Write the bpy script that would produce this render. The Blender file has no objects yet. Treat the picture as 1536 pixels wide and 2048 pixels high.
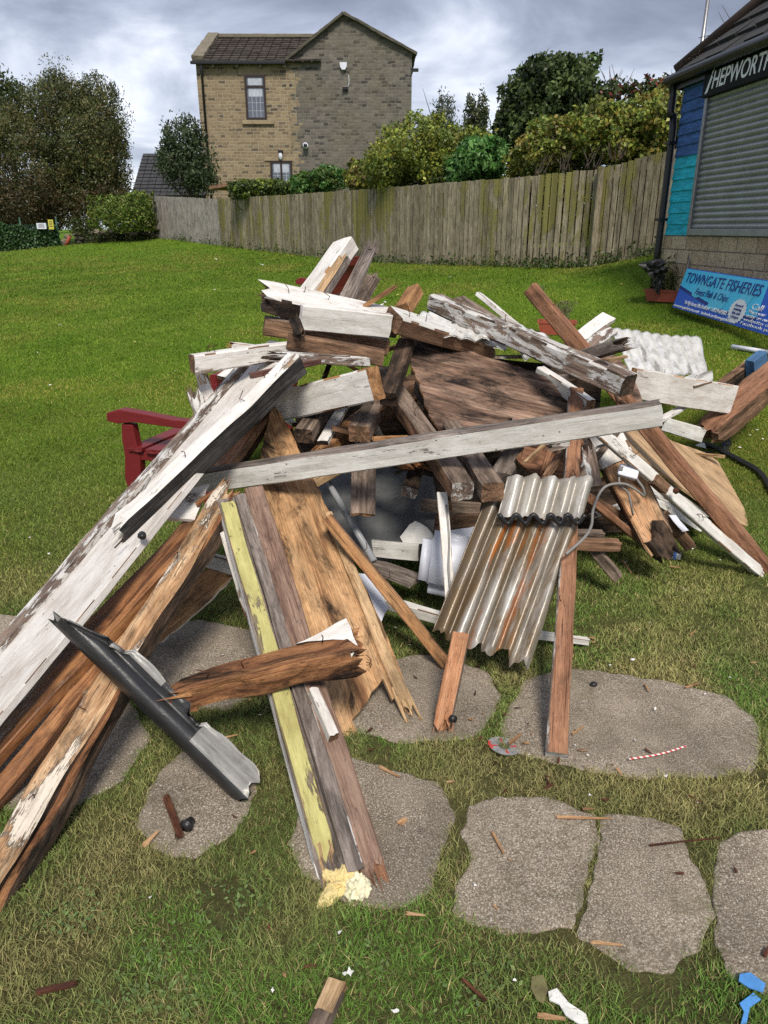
import bpy, math, random
import numpy as np
from mathutils import Vector, Matrix, noise as mnoise
random.seed(7); RNG = np.random.default_rng(11)
R = math.radians
S = bpy.context.scene
COL = S.collection

# ------------------------------------------------------------------ camera, sky, sun, exposure
EYE = 1.7; PITCH = 20.93; FPX = 1480.0
cam = bpy.data.cameras.new('camera'); co = bpy.data.objects.new('camera', cam); COL.objects.link(co)
co.location = (0, 0, EYE); co.rotation_euler = (R(90 - PITCH), 0, 0)
cam.sensor_fit = 'VERTICAL'; cam.sensor_height = 24.0; cam.lens = 24.0 * FPX / 2048.0
cam.clip_start = 0.05; cam.clip_end = 2000
S.camera = co
S.render.engine = "CYCLES"; S.cycles.use_denoising = False
S.render.resolution_x = 768; S.render.resolution_y = 1024
S.view_settings.view_transform = 'Standard'; S.view_settings.look = 'None'
S.view_settings.exposure = 0.64; S.view_settings.gamma = 1.0
S.view_settings.use_curve_mapping = False

SUN_EL, SUN_AZ = 50.0, 172.0          # azimuth clockwise from +Y: behind the camera
W = bpy.data.worlds.new('World'); S.world = W; W.use_nodes = True
def build_world():
    nt = W.node_tree; N = nt.nodes; L = nt.links; N.clear()
    out = N.new('ShaderNodeOutputWorld'); bg = N.new('ShaderNodeBackground')
    bg.inputs['Strength'].default_value = 0.1
    sky = N.new('ShaderNodeTexSky'); sky.sky_type = 'NISHITA'; sky.sun_disc = False
    sky.sun_elevation = R(SUN_EL); sky.sun_rotation = R(SUN_AZ)
    tc = N.new('ShaderNodeTexCoord'); sep = N.new('ShaderNodeSeparateXYZ')
    L.new(tc.outputs['Generated'], sep.inputs[0])
    mx = N.new('ShaderNodeMath'); mx.operation = 'MAXIMUM'; mx.inputs[1].default_value = 0.0
    L.new(sep.outputs['Z'], mx.inputs[0])
    ad = N.new('ShaderNodeMath'); ad.operation = 'ADD'; ad.inputs[1].default_value = 0.22
    L.new(mx.outputs[0], ad.inputs[0])
    du = N.new('ShaderNodeMath'); du.operation = 'DIVIDE'; dv = N.new('ShaderNodeMath'); dv.operation = 'DIVIDE'
    L.new(sep.outputs['X'], du.inputs[0]); L.new(ad.outputs[0], du.inputs[1])
    L.new(sep.outputs['Y'], dv.inputs[0]); L.new(ad.outputs[0], dv.inputs[1])
    cb = N.new('ShaderNodeCombineXYZ'); L.new(du.outputs[0], cb.inputs[0]); L.new(dv.outputs[0], cb.inputs[1])
    cb.inputs[2].default_value = 4.3
    n1 = N.new('ShaderNodeTexNoise'); n1.inputs['Scale'].default_value = 1.25; n1.inputs['Detail'].default_value = 9
    n1.inputs['Roughness'].default_value = 0.56; n1.inputs['Distortion'].default_value = 0.5
    L.new(cb.outputs[0], n1.inputs['Vector'])
    rp = N.new('ShaderNodeValToRGB'); e = rp.color_ramp.elements
    e[0].position = 0.36; e[0].color = (0.165, 0.182, 0.245, 1)
    e[1].position = 0.72; e[1].color = (0.78, 0.81, 0.88, 1)
    m = e.new(0.46); m.color = (0.25, 0.278, 0.36, 1)
    m = e.new(0.56); m.color = (0.39, 0.43, 0.53, 1)
    L.new(n1.outputs['Fac'], rp.inputs[0])
    # brighter near the horizon, as thick cloud thins out there
    hz = N.new('ShaderNodeMapRange'); hz.inputs['From Min'].default_value = 0.02; hz.inputs['From Max'].default_value = 0.24
    hz.inputs['To Min'].default_value = 0.16; hz.inputs['To Max'].default_value = 0.0
    L.new(sep.outputs['Z'], hz.inputs['Value'])
    s1 = N.new('ShaderNodeMath'); s1.operation = 'ADD'
    L.new(n1.outputs['Fac'], s1.inputs[0]); L.new(hz.outputs[0], s1.inputs[1]); L.new(s1.outputs[0], rp.inputs[0])
    sc = N.new('ShaderNodeVectorMath'); sc.operation = 'SCALE'; sc.inputs['Scale'].default_value = 9.0
    L.new(rp.outputs[0], sc.inputs[0])
    mix = N.new('ShaderNodeMixRGB'); mix.inputs[0].default_value = 0.9
    L.new(sky.outputs[0], mix.inputs[1]); L.new(sc.outputs[0], mix.inputs[2])
    L.new(mix.outputs[0], bg.inputs[0]); L.new(bg.outputs[0], out.inputs[0])
build_world()
sl = bpy.data.lights.new('sun', 'SUN'); so = bpy.data.objects.new('sun', sl); COL.objects.link(so)
sl.energy = 2.7; sl.angle = R(15); sl.color = (1.0, 0.93, 0.82)
_d = Vector((math.sin(R(SUN_AZ)) * math.cos(R(SUN_EL)), math.cos(R(SUN_AZ)) * math.cos(R(SUN_EL)), math.sin(R(SUN_EL))))
so.rotation_euler = _d.to_track_quat('Z', 'Y').to_euler(); so.location = (0, 0, 30)

# ------------------------------------------------------------------ helpers
CT, ST = math.cos(R(PITCH)), math.sin(R(PITCH))
def ray(px, py):                                   # direction with unit forward distance
    cx = (px - 768) / FPX; cy = (1024 - py) / FPX
    y = CT + cy * ST
    return Vector((cx / y, 1.0, (-ST + cy * CT) / y))
def P(px, py, Y):                                  # the place seen at a photo point, Y metres ahead
    d = ray(px, py); return Vector((d.x * Y, Y, EYE + d.z * Y))
def tag(o, label=None, cat=None, group=None, kind=None):
    if label: o['label'] = label
    if cat: o['category'] = cat
    if group: o['group'] = group
    if kind: o['kind'] = kind
    return o
def empty(name, loc, rz=0):
    o = bpy.data.objects.new(name, None); COL.objects.link(o); o.location = loc; o.rotation_euler = (0, 0, rz)
    o.empty_display_size = 0.1
    return o
def mk(name, verts, faces, mats, fm=None, parent=None, mw=None, smooth=False):
    me = bpy.data.meshes.new(name); me.from_pydata([tuple(v) for v in verts], [], faces)
    if not isinstance(mats, (list, tuple)): mats = [mats]
    for m in mats: me.materials.append(m)
    if fm is not None: me.polygons.foreach_set('material_index', fm)
    if smooth: me.polygons.foreach_set('use_smooth', [True] * len(me.polygons))
    me.update()
    o = bpy.data.objects.new(name, me); COL.objects.link(o)
    if mw is not None: o.matrix_world = mw
    if parent is not None: setparent(o, parent)
    return o
def wmat(o):
    m = o.matrix_basis.copy(); p = o.parent
    return (wmat(p) @ o.matrix_parent_inverse @ m) if p else m
def setparent(o, p):
    o.parent = p; o.matrix_parent_inverse = wmat(p).inverted()
def frame(A, B, ref):
    X = (B - A).normalized(); Z = (ref - X * ref.dot(X)).normalized(); Y = Z.cross(X)
    return X, Y, Z
def mat3(X, Y, Z, loc):
    return Matrix(((X.x, Y.x, Z.x, loc.x), (X.y, Y.y, Z.y, loc.y), (X.z, Y.z, Z.z, loc.z), (0, 0, 0, 1)))

# ------------------------------------------------------------------ materials
def newmat(name):
    m = bpy.data.materials.new(name); m.use_nodes = True
    nt = m.node_tree; return m, nt, nt.nodes, nt.links, nt.nodes['Principled BSDF']
def noise(N, L, vec, scale, detail=6, rough=.6, dist=0.0, mscale=None):
    if mscale:
        mp = N.new('ShaderNodeVectorMath'); mp.operation = 'MULTIPLY'; mp.inputs[1].default_value = mscale
        L.new(vec, mp.inputs[0]); vec = mp.outputs[0]
    n = N.new('ShaderNodeTexNoise'); n.inputs['Scale'].default_value = scale; n.inputs['Detail'].default_value = detail
    n.inputs['Roughness'].default_value = rough; n.inputs['Distortion'].default_value = dist
    L.new(vec, n.inputs['Vector']); return n.outputs['Fac']
def ramp(N, L, fac, stops):
    r = N.new('ShaderNodeValToRGB'); e = r.color_ramp.elements
    for i, (p, c) in enumerate(stops):
        if not isinstance(c, (tuple, list)): c = (c, c, c)
        el = e[i] if i < 2 else e.new(p)
        el.position = p; el.color = (*c[:3], 1)
    L.new(fac, r.inputs[0]); return r.outputs[0]
def mixc(N, L, fac, a, b, mode='MIX'):
    m = N.new('ShaderNodeMixRGB'); m.blend_type = mode
    for s, v in ((0, fac), (1, a), (2, b)):
        if isinstance(v, (int, float)): m.inputs[s].default_value = v if s == 0 else (v, v, v, 1)
        elif isinstance(v, tuple): m.inputs[s].default_value = (*v[:3], 1)
        else: L.new(v, m.inputs[s])
    return m.outputs[0]
def math2(N, L, op, a, b=0.0):
    m = N.new('ShaderNodeMath'); m.operation = op
    for s, v in ((0, a), (1, b)):
        if isinstance(v, (int, float)): m.inputs[s].default_value = v
        else: L.new(v, m.inputs[s])
    return m.outputs[0]
def bump(N, L, bsdf, h, strength, dist=.01):
    b = N.new('ShaderNodeBump'); b.inputs['Strength'].default_value = strength; b.inputs['Distance'].default_value = dist
    L.new(h, b.inputs['Height']); L.new(b.outputs[0], bsdf.inputs['Normal'])
def objvec(N, L, rnd=True):
    tc = N.new('ShaderNodeTexCoord'); v = tc.outputs['Object']
    if rnd:
        oi = N.new('ShaderNodeObjectInfo'); ml = N.new('ShaderNodeMath'); ml.operation = 'MULTIPLY'; ml.inputs[1].default_value = 41.0
        L.new(oi.outputs['Random'], ml.inputs[0])
        a = N.new('ShaderNodeVectorMath'); a.operation = 'ADD'; L.new(v, a.inputs[0]); L.new(ml.outputs[0], a.inputs[1]); v = a.outputs[0]
    return v
def wood(name, c1, c2, c3=None, paint=None, pamt=0.0, pscale=5.0, rough=.8, dirt=.45, stain=.35, gs=1.0, bs=.5, spots=True, slat=0):
    """grain runs along local X; flaking paint over it where the mask says"""
    m, nt, N, L, b = newmat(name); v = objvec(N, L)
    g1 = noise(N, L, v, 2.4 * gs, 9, .68, .9, (1.0, 15, 15))
    g2 = noise(N, L, v, 9.0 * gs, 5, .75, .2, (2.0, 50, 50))
    c3 = c3 or tuple(x * .35 for x in c1)
    col = ramp(N, L, g1, [(.32, c3), (.68, c2), (.47, c1)])
    fine = ramp(N, L, g2, [(.28, .40), (.64, 1.22)])
    col = mixc(N, L, .9, col, fine, 'MULTIPLY')
    big = noise(N, L, v, 3.6, 9, .72, .6, (1, 2.6, 2.6))
    col = mixc(N, L, min(1, stain * 1.25), col, ramp(N, L, big, [(.38, .07), (.49, .75), (.60, 1.2)]), 'MULTIPLY')
    sk = noise(N, L, v, 38, 5, .7, .0, (.7, 2, 2)); spk = ramp(N, L, sk, [(.60, 0.0), (.68, .75)])
    col = mixc(N, L, spk, col, tuple(x * .25 for x in c1))
    g3 = noise(N, L, v, 6.0, 3, .55, .5, (.45, 26, 26)); crk = ramp(N, L, g3, [(.30, 1.0), (.36, 0.0)])
    col = mixc(N, L, math2(N, L, 'MULTIPLY', crk, .8), col, tuple(x * .12 for x in c1))
    kv = N.new('ShaderNodeVectorMath'); kv.operation = 'MULTIPLY'; kv.inputs[1].default_value = (2.2, 8, 8); L.new(v, kv.inputs[0])
    kn = N.new('ShaderNodeTexVoronoi'); kn.inputs['Scale'].default_value = 1.6; L.new(kv.outputs[0], kn.inputs['Vector'])
    col = mixc(N, L, ramp(N, L, kn.outputs['Distance'], [(.06, .75), (.15, 0.0)]), col, tuple(x * .3 for x in c1))
    h = mixc(N, L, .5, g1, g2); h = mixc(N, L, crk, h, (0, 0, 0))
    rgh = rough
    if paint:
        pn = noise(N, L, v, pscale, 10, .68, .5, (.8, 2.6, 2.6))
        pg = math2(N, L, 'ADD', math2(N, L, 'MULTIPLY', pn, .78), math2(N, L, 'MULTIPLY', g2, .22))
        # noise sits around .5 +- .12
        th = .5 + (.5 - pamt) * .42
        pm = ramp(N, L, pg, [(th - .012, 0.0), (th + .012, 1.0)])
        dn = noise(N, L, v, 9, 9, .7, .2, (.6, 2.0, 2.0))
        dark = tuple(p * q for p, q in zip(paint, (.50, .44, .38)))
        pc = mixc(N, L, ramp(N, L, dn, [(.30, dirt), (.60, 0.0)]), paint, dark)
        pc = mixc(N, L, .30, pc, fine, 'MULTIPLY'); pc = mixc(N, L, math2(N, L, 'MULTIPLY', spk, .55), pc, dark)
        if spots:
            vo = N.new('ShaderNodeTexVoronoi'); vo.inputs['Scale'].default_value = 16; L.new(v, vo.inputs['Vector'])
            pc = mixc(N, L, ramp(N, L, vo.outputs['Distance'], [(.045, .8), (.085, 0.0)]), pc, (.05, .035, .025))
        col = mixc(N, L, pm, col, pc)
        h = mixc(N, L, .55, h, pm)
    if slat:
        sx = N.new('ShaderNodeSeparateXYZ'); L.new(v, sx.inputs[0]); wn = N.new('ShaderNodeTexWhiteNoise'); wn.noise_dimensions = '1D'
        L.new(math2(N, L, 'FLOOR', math2(N, L, 'DIVIDE', sx.outputs['Y'], slat)), wn.inputs['W']); col = mixc(N, L, .8, col, ramp(N, L, wn.outputs['Value'], [(0.0, .62), (1.0, 1.25)]), 'MULTIPLY')
    L.new(col, b.inputs['Base Color']); b.inputs['Roughness'].default_value = rgh
    b.inputs['Specular IOR Level'].default_value = .3
    bump(N, L, b, h, min(1, bs * 1.4), .009)
    return m
WH = (.74, .72, .69)
M = {}
M['white'] = wood('white_painted_wood', (.30, .20, .13), (.42, .32, .22), paint=WH, pamt=.78, dirt=.62)
M['whitepink'] = wood('pinkish_white_wood', (.34, .22, .16), (.5, .36, .27), paint=(.66, .63, .60), pamt=.80, dirt=.75)
M['whitepeel'] = wood('flaking_white_wood', (.20, .14, .11), (.34, .26, .20), paint=(.62, .61, .59), pamt=.50, pscale=9, dirt=.8)
M['whitegrey'] = wood('grey_white_wood', (.26, .22, .18), (.40, .36, .32), paint=(.66, .655, .625), pamt=.78, pscale=4, dirt=.7)
M['grey'] = wood('weathered_grey_wood', (.21, .17, .145), (.36, .31, .28), stain=.5)
M['brown'] = wood('brown_wood', (.215, .12, .07), (.35, .21, .125), stain=.55)
M['browngrey'] = wood('grey_brown_wood', (.20, .145, .11), (.36, .275, .22), stain=.6)
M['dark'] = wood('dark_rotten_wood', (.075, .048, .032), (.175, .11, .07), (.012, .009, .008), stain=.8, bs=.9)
M['orange'] = wood('raw_orange_wood', (.40, .20, .085), (.55, .32, .15), (.14, .055, .02), stain=.5)
M['orangewet'] = wood('wet_orange_brown_wood', (.30, .125, .05), (.46, .235, .10), (.07, .028, .012), paint=(.62, .55, .45), pamt=.24, stain=.6, rough=.45)
M['logwood'] = wood('rotten_log_wood', (.25, .105, .045), (.44, .225, .095), (.035, .016, .009), stain=1.0, gs=.8, bs=1.0)
M['raw'] = wood('pale_raw_wood', (.52, .34, .18), (.66, .47, .28), (.22, .11, .045), stain=.4)
M['split'] = wood('split_wet_timber', (.42, .24, .12), (.62, .45, .28), (.12, .055, .025), paint=(.66, .58, .48), pamt=.36, pscale=3, stain=.55, gs=.7, bs=.8)
M['rawface'] = wood('raw_sawn_face', (.60, .34, .18), (.70, .46, .28), (.26, .11, .05), stain=.45, gs=.7)
M['purple'] = wood('purple_brown_wood', (.235, .145, .105), (.35, .24, .18), (.11, .06, .042), paint=(.5, .42, .38), pamt=.10, stain=.35)
M['maroon'] = wood('maroon_stained_wood', (.13, .055, .045), (.18, .085, .07), stain=.3)
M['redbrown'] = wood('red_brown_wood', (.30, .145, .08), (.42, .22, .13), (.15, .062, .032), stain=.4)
M['ply'] = wood('orange_plywood', (.42, .235, .11), (.58, .37, .20), (.16, .07, .03), stain=.95, gs=.45, bs=.3)
M['plydark'] = wood('dark_damp_plywood', (.19, .112, .076), (.36, .245, .18), (.05, .03, .022), stain=.95, gs=.95, bs=.4)
M['plytan'] = wood('tan_plywood', (.52, .34, .19), (.60, .42, .25), (.40, .24, .12), stain=.35, gs=.6, bs=.2)
M['pinewood'] = wood('pink_pine_wood', (.52, .25, .13), (.62, .34, .19), (.30, .12, .05), stain=.3)
M['yellow'] = wood('yellow_painted_wood', (.22, .165, .13), (.36, .29, .23), paint=(.50, .465, .185), pamt=.68, pscale=5, dirt=.8)
M['black'] = wood('black_tarred_wood', (.03, .028, .027), (.09, .08, .075), (.008, .008, .008), paint=(.10, .09, .085), pamt=.2, stain=.6, bs=.9)
M['red'] = wood('red_painted_bench_wood', (.10, .02, .02), (.12, .03, .03), paint=(.17, .018, .020), pamt=.97, dirt=.35, rough=.45, spots=False, bs=.25)
M['blue'] = wood('blue_painted_wood', (.2, .13, .1), (.3, .2, .15), paint=(.06, .14, .27), pamt=.85)
M['rust'] = wood('rusty_flat_iron', (.10, .035, .018), (.18, .07, .03), (.03, .012, .008), stain=.5)
M['fence'] = wood('weathered_fence_boards', (.285, .243, .162), (.40, .353, .255), (.15, .122, .08), paint=(.215, .20, .062), pamt=.40, pscale=.8, dirt=.3, spots=False, stain=.4, slat=.125)
M['fencegrey'] = wood('silver_fence_boards', (.29, .265, .24), (.42, .39, .355), (.17, .15, .13), paint=(.25, .23, .13), pamt=.18, pscale=.8, spots=False, stain=.4)

def plain(name, c, rough=.6, var=.25, scale=8, metal=0.0, bs=.15, spec=.4, alpha=None):
    m, nt, N, L, b = newmat(name); v = objvec(N, L)
    n = noise(N, L, v, scale, 8, .65)
    col = mixc(N, L, ramp(N, L, n, [(.3, var * 2), (.62, 0.0)]), c, tuple(x * .5 for x in c))
    L.new(col, b.inputs['Base Color']); b.inputs['Roughness'].default_value = rough; b.inputs['Metallic'].default_value = metal
    b.inputs['Specular IOR Level'].default_value = spec
    bump(N, L, b, n, bs, .004)
    return m
M['plastic_white'] = plain('white_plastic', (.66, .68, .76), .35, .2)
M['plastic_grey'] = plain('grey_plastic', (.30, .31, .33), .4)
M['plastic_black'] = plain('black_plastic', (.018, .018, .02), .4, .2)
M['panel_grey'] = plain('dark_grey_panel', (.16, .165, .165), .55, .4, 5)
M['blue_plastic'] = plain('blue_plastic', (.09, .29, .66), .3, .35, 14)
M['cable'] = plain('grey_cable', (.24, .23, .22), .5)
M['foam'] = plain('yellow_foam', (.72, .58, .27), .95, .35, 14, bs=.8)
M['foamwhite'] = plain('pale_foam', (.72, .68, .48), .95, .2, 30, bs=1.0)
M['flake'] = plain('white_paint_flake', (.72, .71, .68), .7, .2, 30)
M['chip'] = wood('wood_chip', (.45, .25, .12), (.6, .4, .22), (.2, .1, .05), stain=.3)
M['metal'] = plain('dull_steel', (.33, .33, .34), .4, .3, 20, metal=.8)
M['terracotta'] = plain('terracotta_plastic', (.33, .075, .045), .5, .2)
M['soil'] = plain('dark_soil', (.035, .026, .018), .95, .4, 30, bs=.9)

def corr_mat(name, base, dirt, rust, amt):
    m, nt, N, L, b = newmat(name); v = objvec(N, L)
    n = noise(N, L, v, 3.0, 9, .68, .4, (.6, 3.2, 3.2)); n2 = noise(N, L, v, 14, 8, .7, .2, (.5, 1.4, 1.4))
    n3 = noise(N, L, v, 2.6, 6, .6, .2, (.45, 3.2, 3.2))
    col = mixc(N, L, ramp(N, L, n, [(.36, 0.0), (.54, amt)]), base, dirt)
    col = mixc(N, L, ramp(N, L, n2, [(.35, .55), (.52, 0.0)]), col, tuple(x * .22 for x in base))
    col = mixc(N, L, ramp(N, L, n3, [(.585, 0.0), (.64, .9)]), col, rust)
    sz = N.new('ShaderNodeSeparateXYZ'); tcz = N.new('ShaderNodeTexCoord'); L.new(tcz.outputs['Object'], sz.inputs[0])
    zz = math2(N, L, 'ADD', sz.outputs['Z'], math2(N, L, 'MULTIPLY', math2(N, L, 'SUBTRACT', n, .5), .05))
    mr = N.new('ShaderNodeMapRange'); mr.inputs['From Min'].default_value = -.030; mr.inputs['From Max'].default_value = .008; mr.inputs['To Min'].default_value = .85 * amt; mr.inputs['To Max'].default_value = 0.0
    L.new(zz, mr.inputs['Value']); col = mixc(N, L, mr.outputs[0], col, tuple(x * .55 for x in dirt))     # darker towards the troughs, varied by noise
    L.new(col, b.inputs['Base Color']); b.inputs['Roughness'].default_value = .32; b.inputs['Metallic'].default_value = .1
    bump(N, L, b, n2, .5, .006)
    return m
M['corr'] = corr_mat('dirty_corrugated_sheet', (.52, .515, .495), (.155, .105, .055), (.38, .115, .012), 1.0)
M['corrwhite'] = corr_mat('dirty_white_corrugated_sheet', (.66, .65, .63), (.30, .26, .21), (.18, .12, .08), .8)
M['sheetwhite'] = corr_mat('white_corrugated_sheet', (.74, .74, .73), (.60, .57, .50), (.22, .20, .17), .45)
M['gutter'] = corr_mat('charred_roof_sheet', (.055, .055, .058), (.02, .02, .021), (.16, .13, .10), .8)
M['gutterpale'] = corr_mat('grey_fibre_sheet', (.34, .34, .33), (.20, .19, .175), (.2, .16, .12), .7)

def slab_mat():
    m, nt, N, L, b = newmat('aggregate_concrete'); v = objvec(N, L)
    big = noise(N, L, v, 4, 7, .65); med = noise(N, L, v, 60, 8, .78); sm = noise(N, L, v, 210, 4, .8)
    col = ramp(N, L, big, [(.3, (.15, .116, .083)), (.7, (.30, .242, .178))])
    col = mixc(N, L, .75, col, ramp(N, L, med, [(.3, .4), (.68, 1.35)]), 'MULTIPLY')
    col = mixc(N, L, ramp(N, L, sm, [(.53, 0.0), (.60, .85)]), col, (.58, .53, .45))
    col = mixc(N, L, ramp(N, L, sm, [(.37, .85), (.45, 0.0)]), col, (.05, .042, .034))
    vo = N.new('ShaderNodeTexVoronoi'); vo.inputs['Scale'].default_value = 105; vo.inputs['Randomness'].default_value = 1; L.new(v, vo.inputs['Vector'])
    vc = N.new('ShaderNodeSeparateColor'); L.new(vo.outputs['Color'], vc.inputs[0])
    rad = math2(N, L, 'MULTIPLY', vc.outputs[2], .42)
    sp = math2(N, L, 'MULTIPLY', math2(N, L, 'GREATER_THAN', vc.outputs[0], .80), math2(N, L, 'LESS_THAN', vo.outputs['Distance'], rad))
    col = mixc(N, L, math2(N, L, 'MULTIPLY', sp, .8), col, (.56, .50, .40))
    moss = noise(N, L, v, 6, 10, .75); col = mixc(N, L, ramp(N, L, moss, [(.54, 0.0), (.70, .7)]), col, (.115, .10, .045))
    wet = noise(N, L, v, 2.6, 6, .6); col = mixc(N, L, .5, col, ramp(N, L, wet, [(.36, .45), (.56, 1.05)]), 'MULTIPLY')
    L.new(col, b.inputs['Base Color']); b.inputs['Roughness'].default_value = .9
    bump(N, L, b, mixc(N, L, .5, sm, med), .8, .004)
    return m
M['slab'] = slab_mat()

def tint_mat(name, rough=.55, trans=.25, spec=.3):
    m, nt, N, L, b = newmat(name)
    a = N.new('ShaderNodeAttribute'); a.attribute_name = 'tint'
    L.new(a.outputs['Color'], b.inputs['Base Color']); b.inputs['Roughness'].default_value = rough
    b.inputs['Specular IOR Level'].default_value = spec
    t = N.new('ShaderNodeBsdfTranslucent'); L.new(a.outputs['Color'], t.inputs[0])
    ms = N.new('ShaderNodeMixShader'); ms.inputs[0].default_value = trans
    L.new(b.outputs[0], ms.inputs[1]); L.new(t.outputs[0], ms.inputs[2])
    L.new(ms.outputs[0], N['Material Output'].inputs[0])
    return m
M['leaf'] = tint_mat('leaves', .45, .22)
M['blade'] = tint_mat('grass_blades', .6, .3, .2)
M['bark'] = wood('bark', (.09, .07, .055), (.16, .13, .10), stain=.6, bs=1)

def ground_mat():
    m, nt, N, L, b = newmat('lawn_ground'); v = objvec(N, L, False)
    sep = N.new('ShaderNodeSeparateXYZ'); L.new(v, sep.inputs[0])
    n0 = noise(N, L, v, .55, 5, .6); n1 = noise(N, L, v, 3.0, 7, .7); n2 = noise(N, L, v, 45, 6, .75)
    n3 = noise(N, L, v, 9, 5, .6, 0, (.35, 1.6, 1))
    lawn = ramp(N, L, n1, [(.3, (.080, .165, .010)), (.7, (.135, .225, .018))])
    lawn = mixc(N, L, ramp(N, L, n0, [(.5, 0.0), (.72, .55)]), lawn, (.165, .205, .028))
    near = ramp(N, L, n1, [(.32, (.075, .068, .030)), (.68, (.15, .15, .055))])
    near = mixc(N, L, ramp(N, L, n2, [(.6, 0.0), (.75, .6)]), near, (.18, .14, .06))
    f = N.new('ShaderNodeMapRange'); f.inputs['From Min'].default_value = 2.6; f.inputs['From Max'].default_value = 6.0
    L.new(sep.outputs['Y'], f.inputs['Value'])
    col = mixc(N, L, f.outputs[0], near, lawn)
    col = mixc(N, L, .7, col, ramp(N, L, n2, [(.28, .45), (.7, 1.25)]), 'MULTIPLY')
    col = mixc(N, L, .35, col, ramp(N, L, n3, [(.3, .55), (.65, 1.15)]), 'MULTIPLY')
    L.new(col, b.inputs['Base Color']); b.inputs['Roughness'].default_value = .95; b.inputs['Specular IOR Level'].default_value = .1
    bump(N, L, b, n2, .9, .03)
    return m
M['ground'] = ground_mat()

# ------------------------------------------------------------------ terrain
TP = []
for x in (-4, -2, 0, 2, 3.5):
    for y in (-2, 0.5, 2.2, 3.6): TP.append((x, y, 0.0))
TP += [(-3, 4.8, 0), (0, 4.9, .02), (2, 4.6, .04), (2.6, 5.6, .15), (-3, 7, .10), (-6, 5, 0), (-5, 10, .32), (0, 8, .30), (0, 11, .58),
       (-5, 16, .68), (-12, 20, .55), (-17, 33, .72), (-10, 40, 1.4), (3.7, 7.3, .70), (3.8, 9.7, .78), (4.2, 10.4, 1.0), (5, 8, .85), (5, 4, .25),
       (3.0, 6.3, .35), (1.6, 9.3, .48), (0, 45, 2.0), (-22, 50, 1.4), (20, 45, 2.4), (10, 25, 1.9), (-25, 8, .2), (14, 6, .8), (12, -2, .2), (-14, -2, 0)]
FENCE = [(308, 476, 30.0, 391), (443, 491, 27.0, 398), (570, 506, 23.0, 390), (700, 521, 19.4, 381), (860, 529, 16.6, 368), (1040, 533, 14.6, 353), (1185, 533, 13.6, 337), (1345, 503, 12.4, 292)]
for px, py, Y, pt in FENCE:
    p = P(px, py, Y); TP.append((p.x, p.y, p.z))
TPa = np.array(TP)
def _phi(r2): return np.where(r2 > 1e-9, .5 * r2 * np.log(np.maximum(r2, 1e-9)), 0)
def _tps():
    n = len(TPa); d2 = ((TPa[:, None, :2] - TPa[None, :, :2]) ** 2).sum(-1)
    K = _phi(d2) + np.eye(n) * .15; Q = np.c_[np.ones(n), TPa[:, :2]]
    A = np.block([[K, Q], [Q.T, np.zeros((3, 3))]])
    return np.linalg.solve(A, np.r_[TPa[:, 2], 0, 0, 0])
TW = _tps()
def terr(x, y):
    x = np.atleast_1d(np.asarray(x, float)); y = np.atleast_1d(np.asarray(y, float))
    xc = np.clip(x, -26, 22); yc = np.clip(y, -2.5, 52)
    d2 = (xc[:, None] - TPa[None, :, 0]) ** 2 + (yc[:, None] - TPa[None, :, 1]) ** 2
    return _phi(d2) @ TW[:-3] + TW[-3] + TW[-2] * xc + TW[-1] * yc
def tz(x, y): return float(terr(x, y)[0])
def G(px, py, h=0.0):                              # point of the ground seen at a photo point
    d = ray(px, py); lo = .3; prev = None
    for Y in np.arange(.5, 60, .1):
        f = EYE + d.z * Y - tz(d.x * Y, Y) - h
        if f <= 0:
            a, b_ = Y - .1, Y
            for _ in range(18):
                c = (a + b_) / 2
                if EYE + d.z * c - tz(d.x * c, c) - h <= 0: b_ = c
                else: a = c
            return Vector((d.x * b_, b_, EYE + d.z * b_))
    return Vector((d.x * 60, 60, 0))
def build_ground():
    xs = np.concatenate([np.linspace(-260, -30, 14), np.linspace(-28, -6, 23), np.linspace(-5.5, 5.5, 56), np.linspace(6, 24, 19), np.linspace(30, 260, 14)])
    ys = np.concatenate([np.linspace(-40, -3, 8), np.linspace(-2.5, 8, 64), np.linspace(8.3, 20, 40), np.linspace(20.8, 56, 40), np.linspace(64, 600, 16)])
    X, Y = np.meshgrid(xs, ys); z = terr(X.ravel(), Y.ravel())
    nx, ny = len(xs), len(ys)
    V = np.c_[X.ravel(), Y.ravel(), z]
    F = [(j * nx + i, j * nx + i + 1, (j + 1) * nx + i + 1, (j + 1) * nx + i) for j in range(ny - 1) for i in range(nx - 1)]
    o = mk('ground', V.tolist(), F, M['ground'], smooth=True); tag(o, kind='structure')
build_ground()

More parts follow.
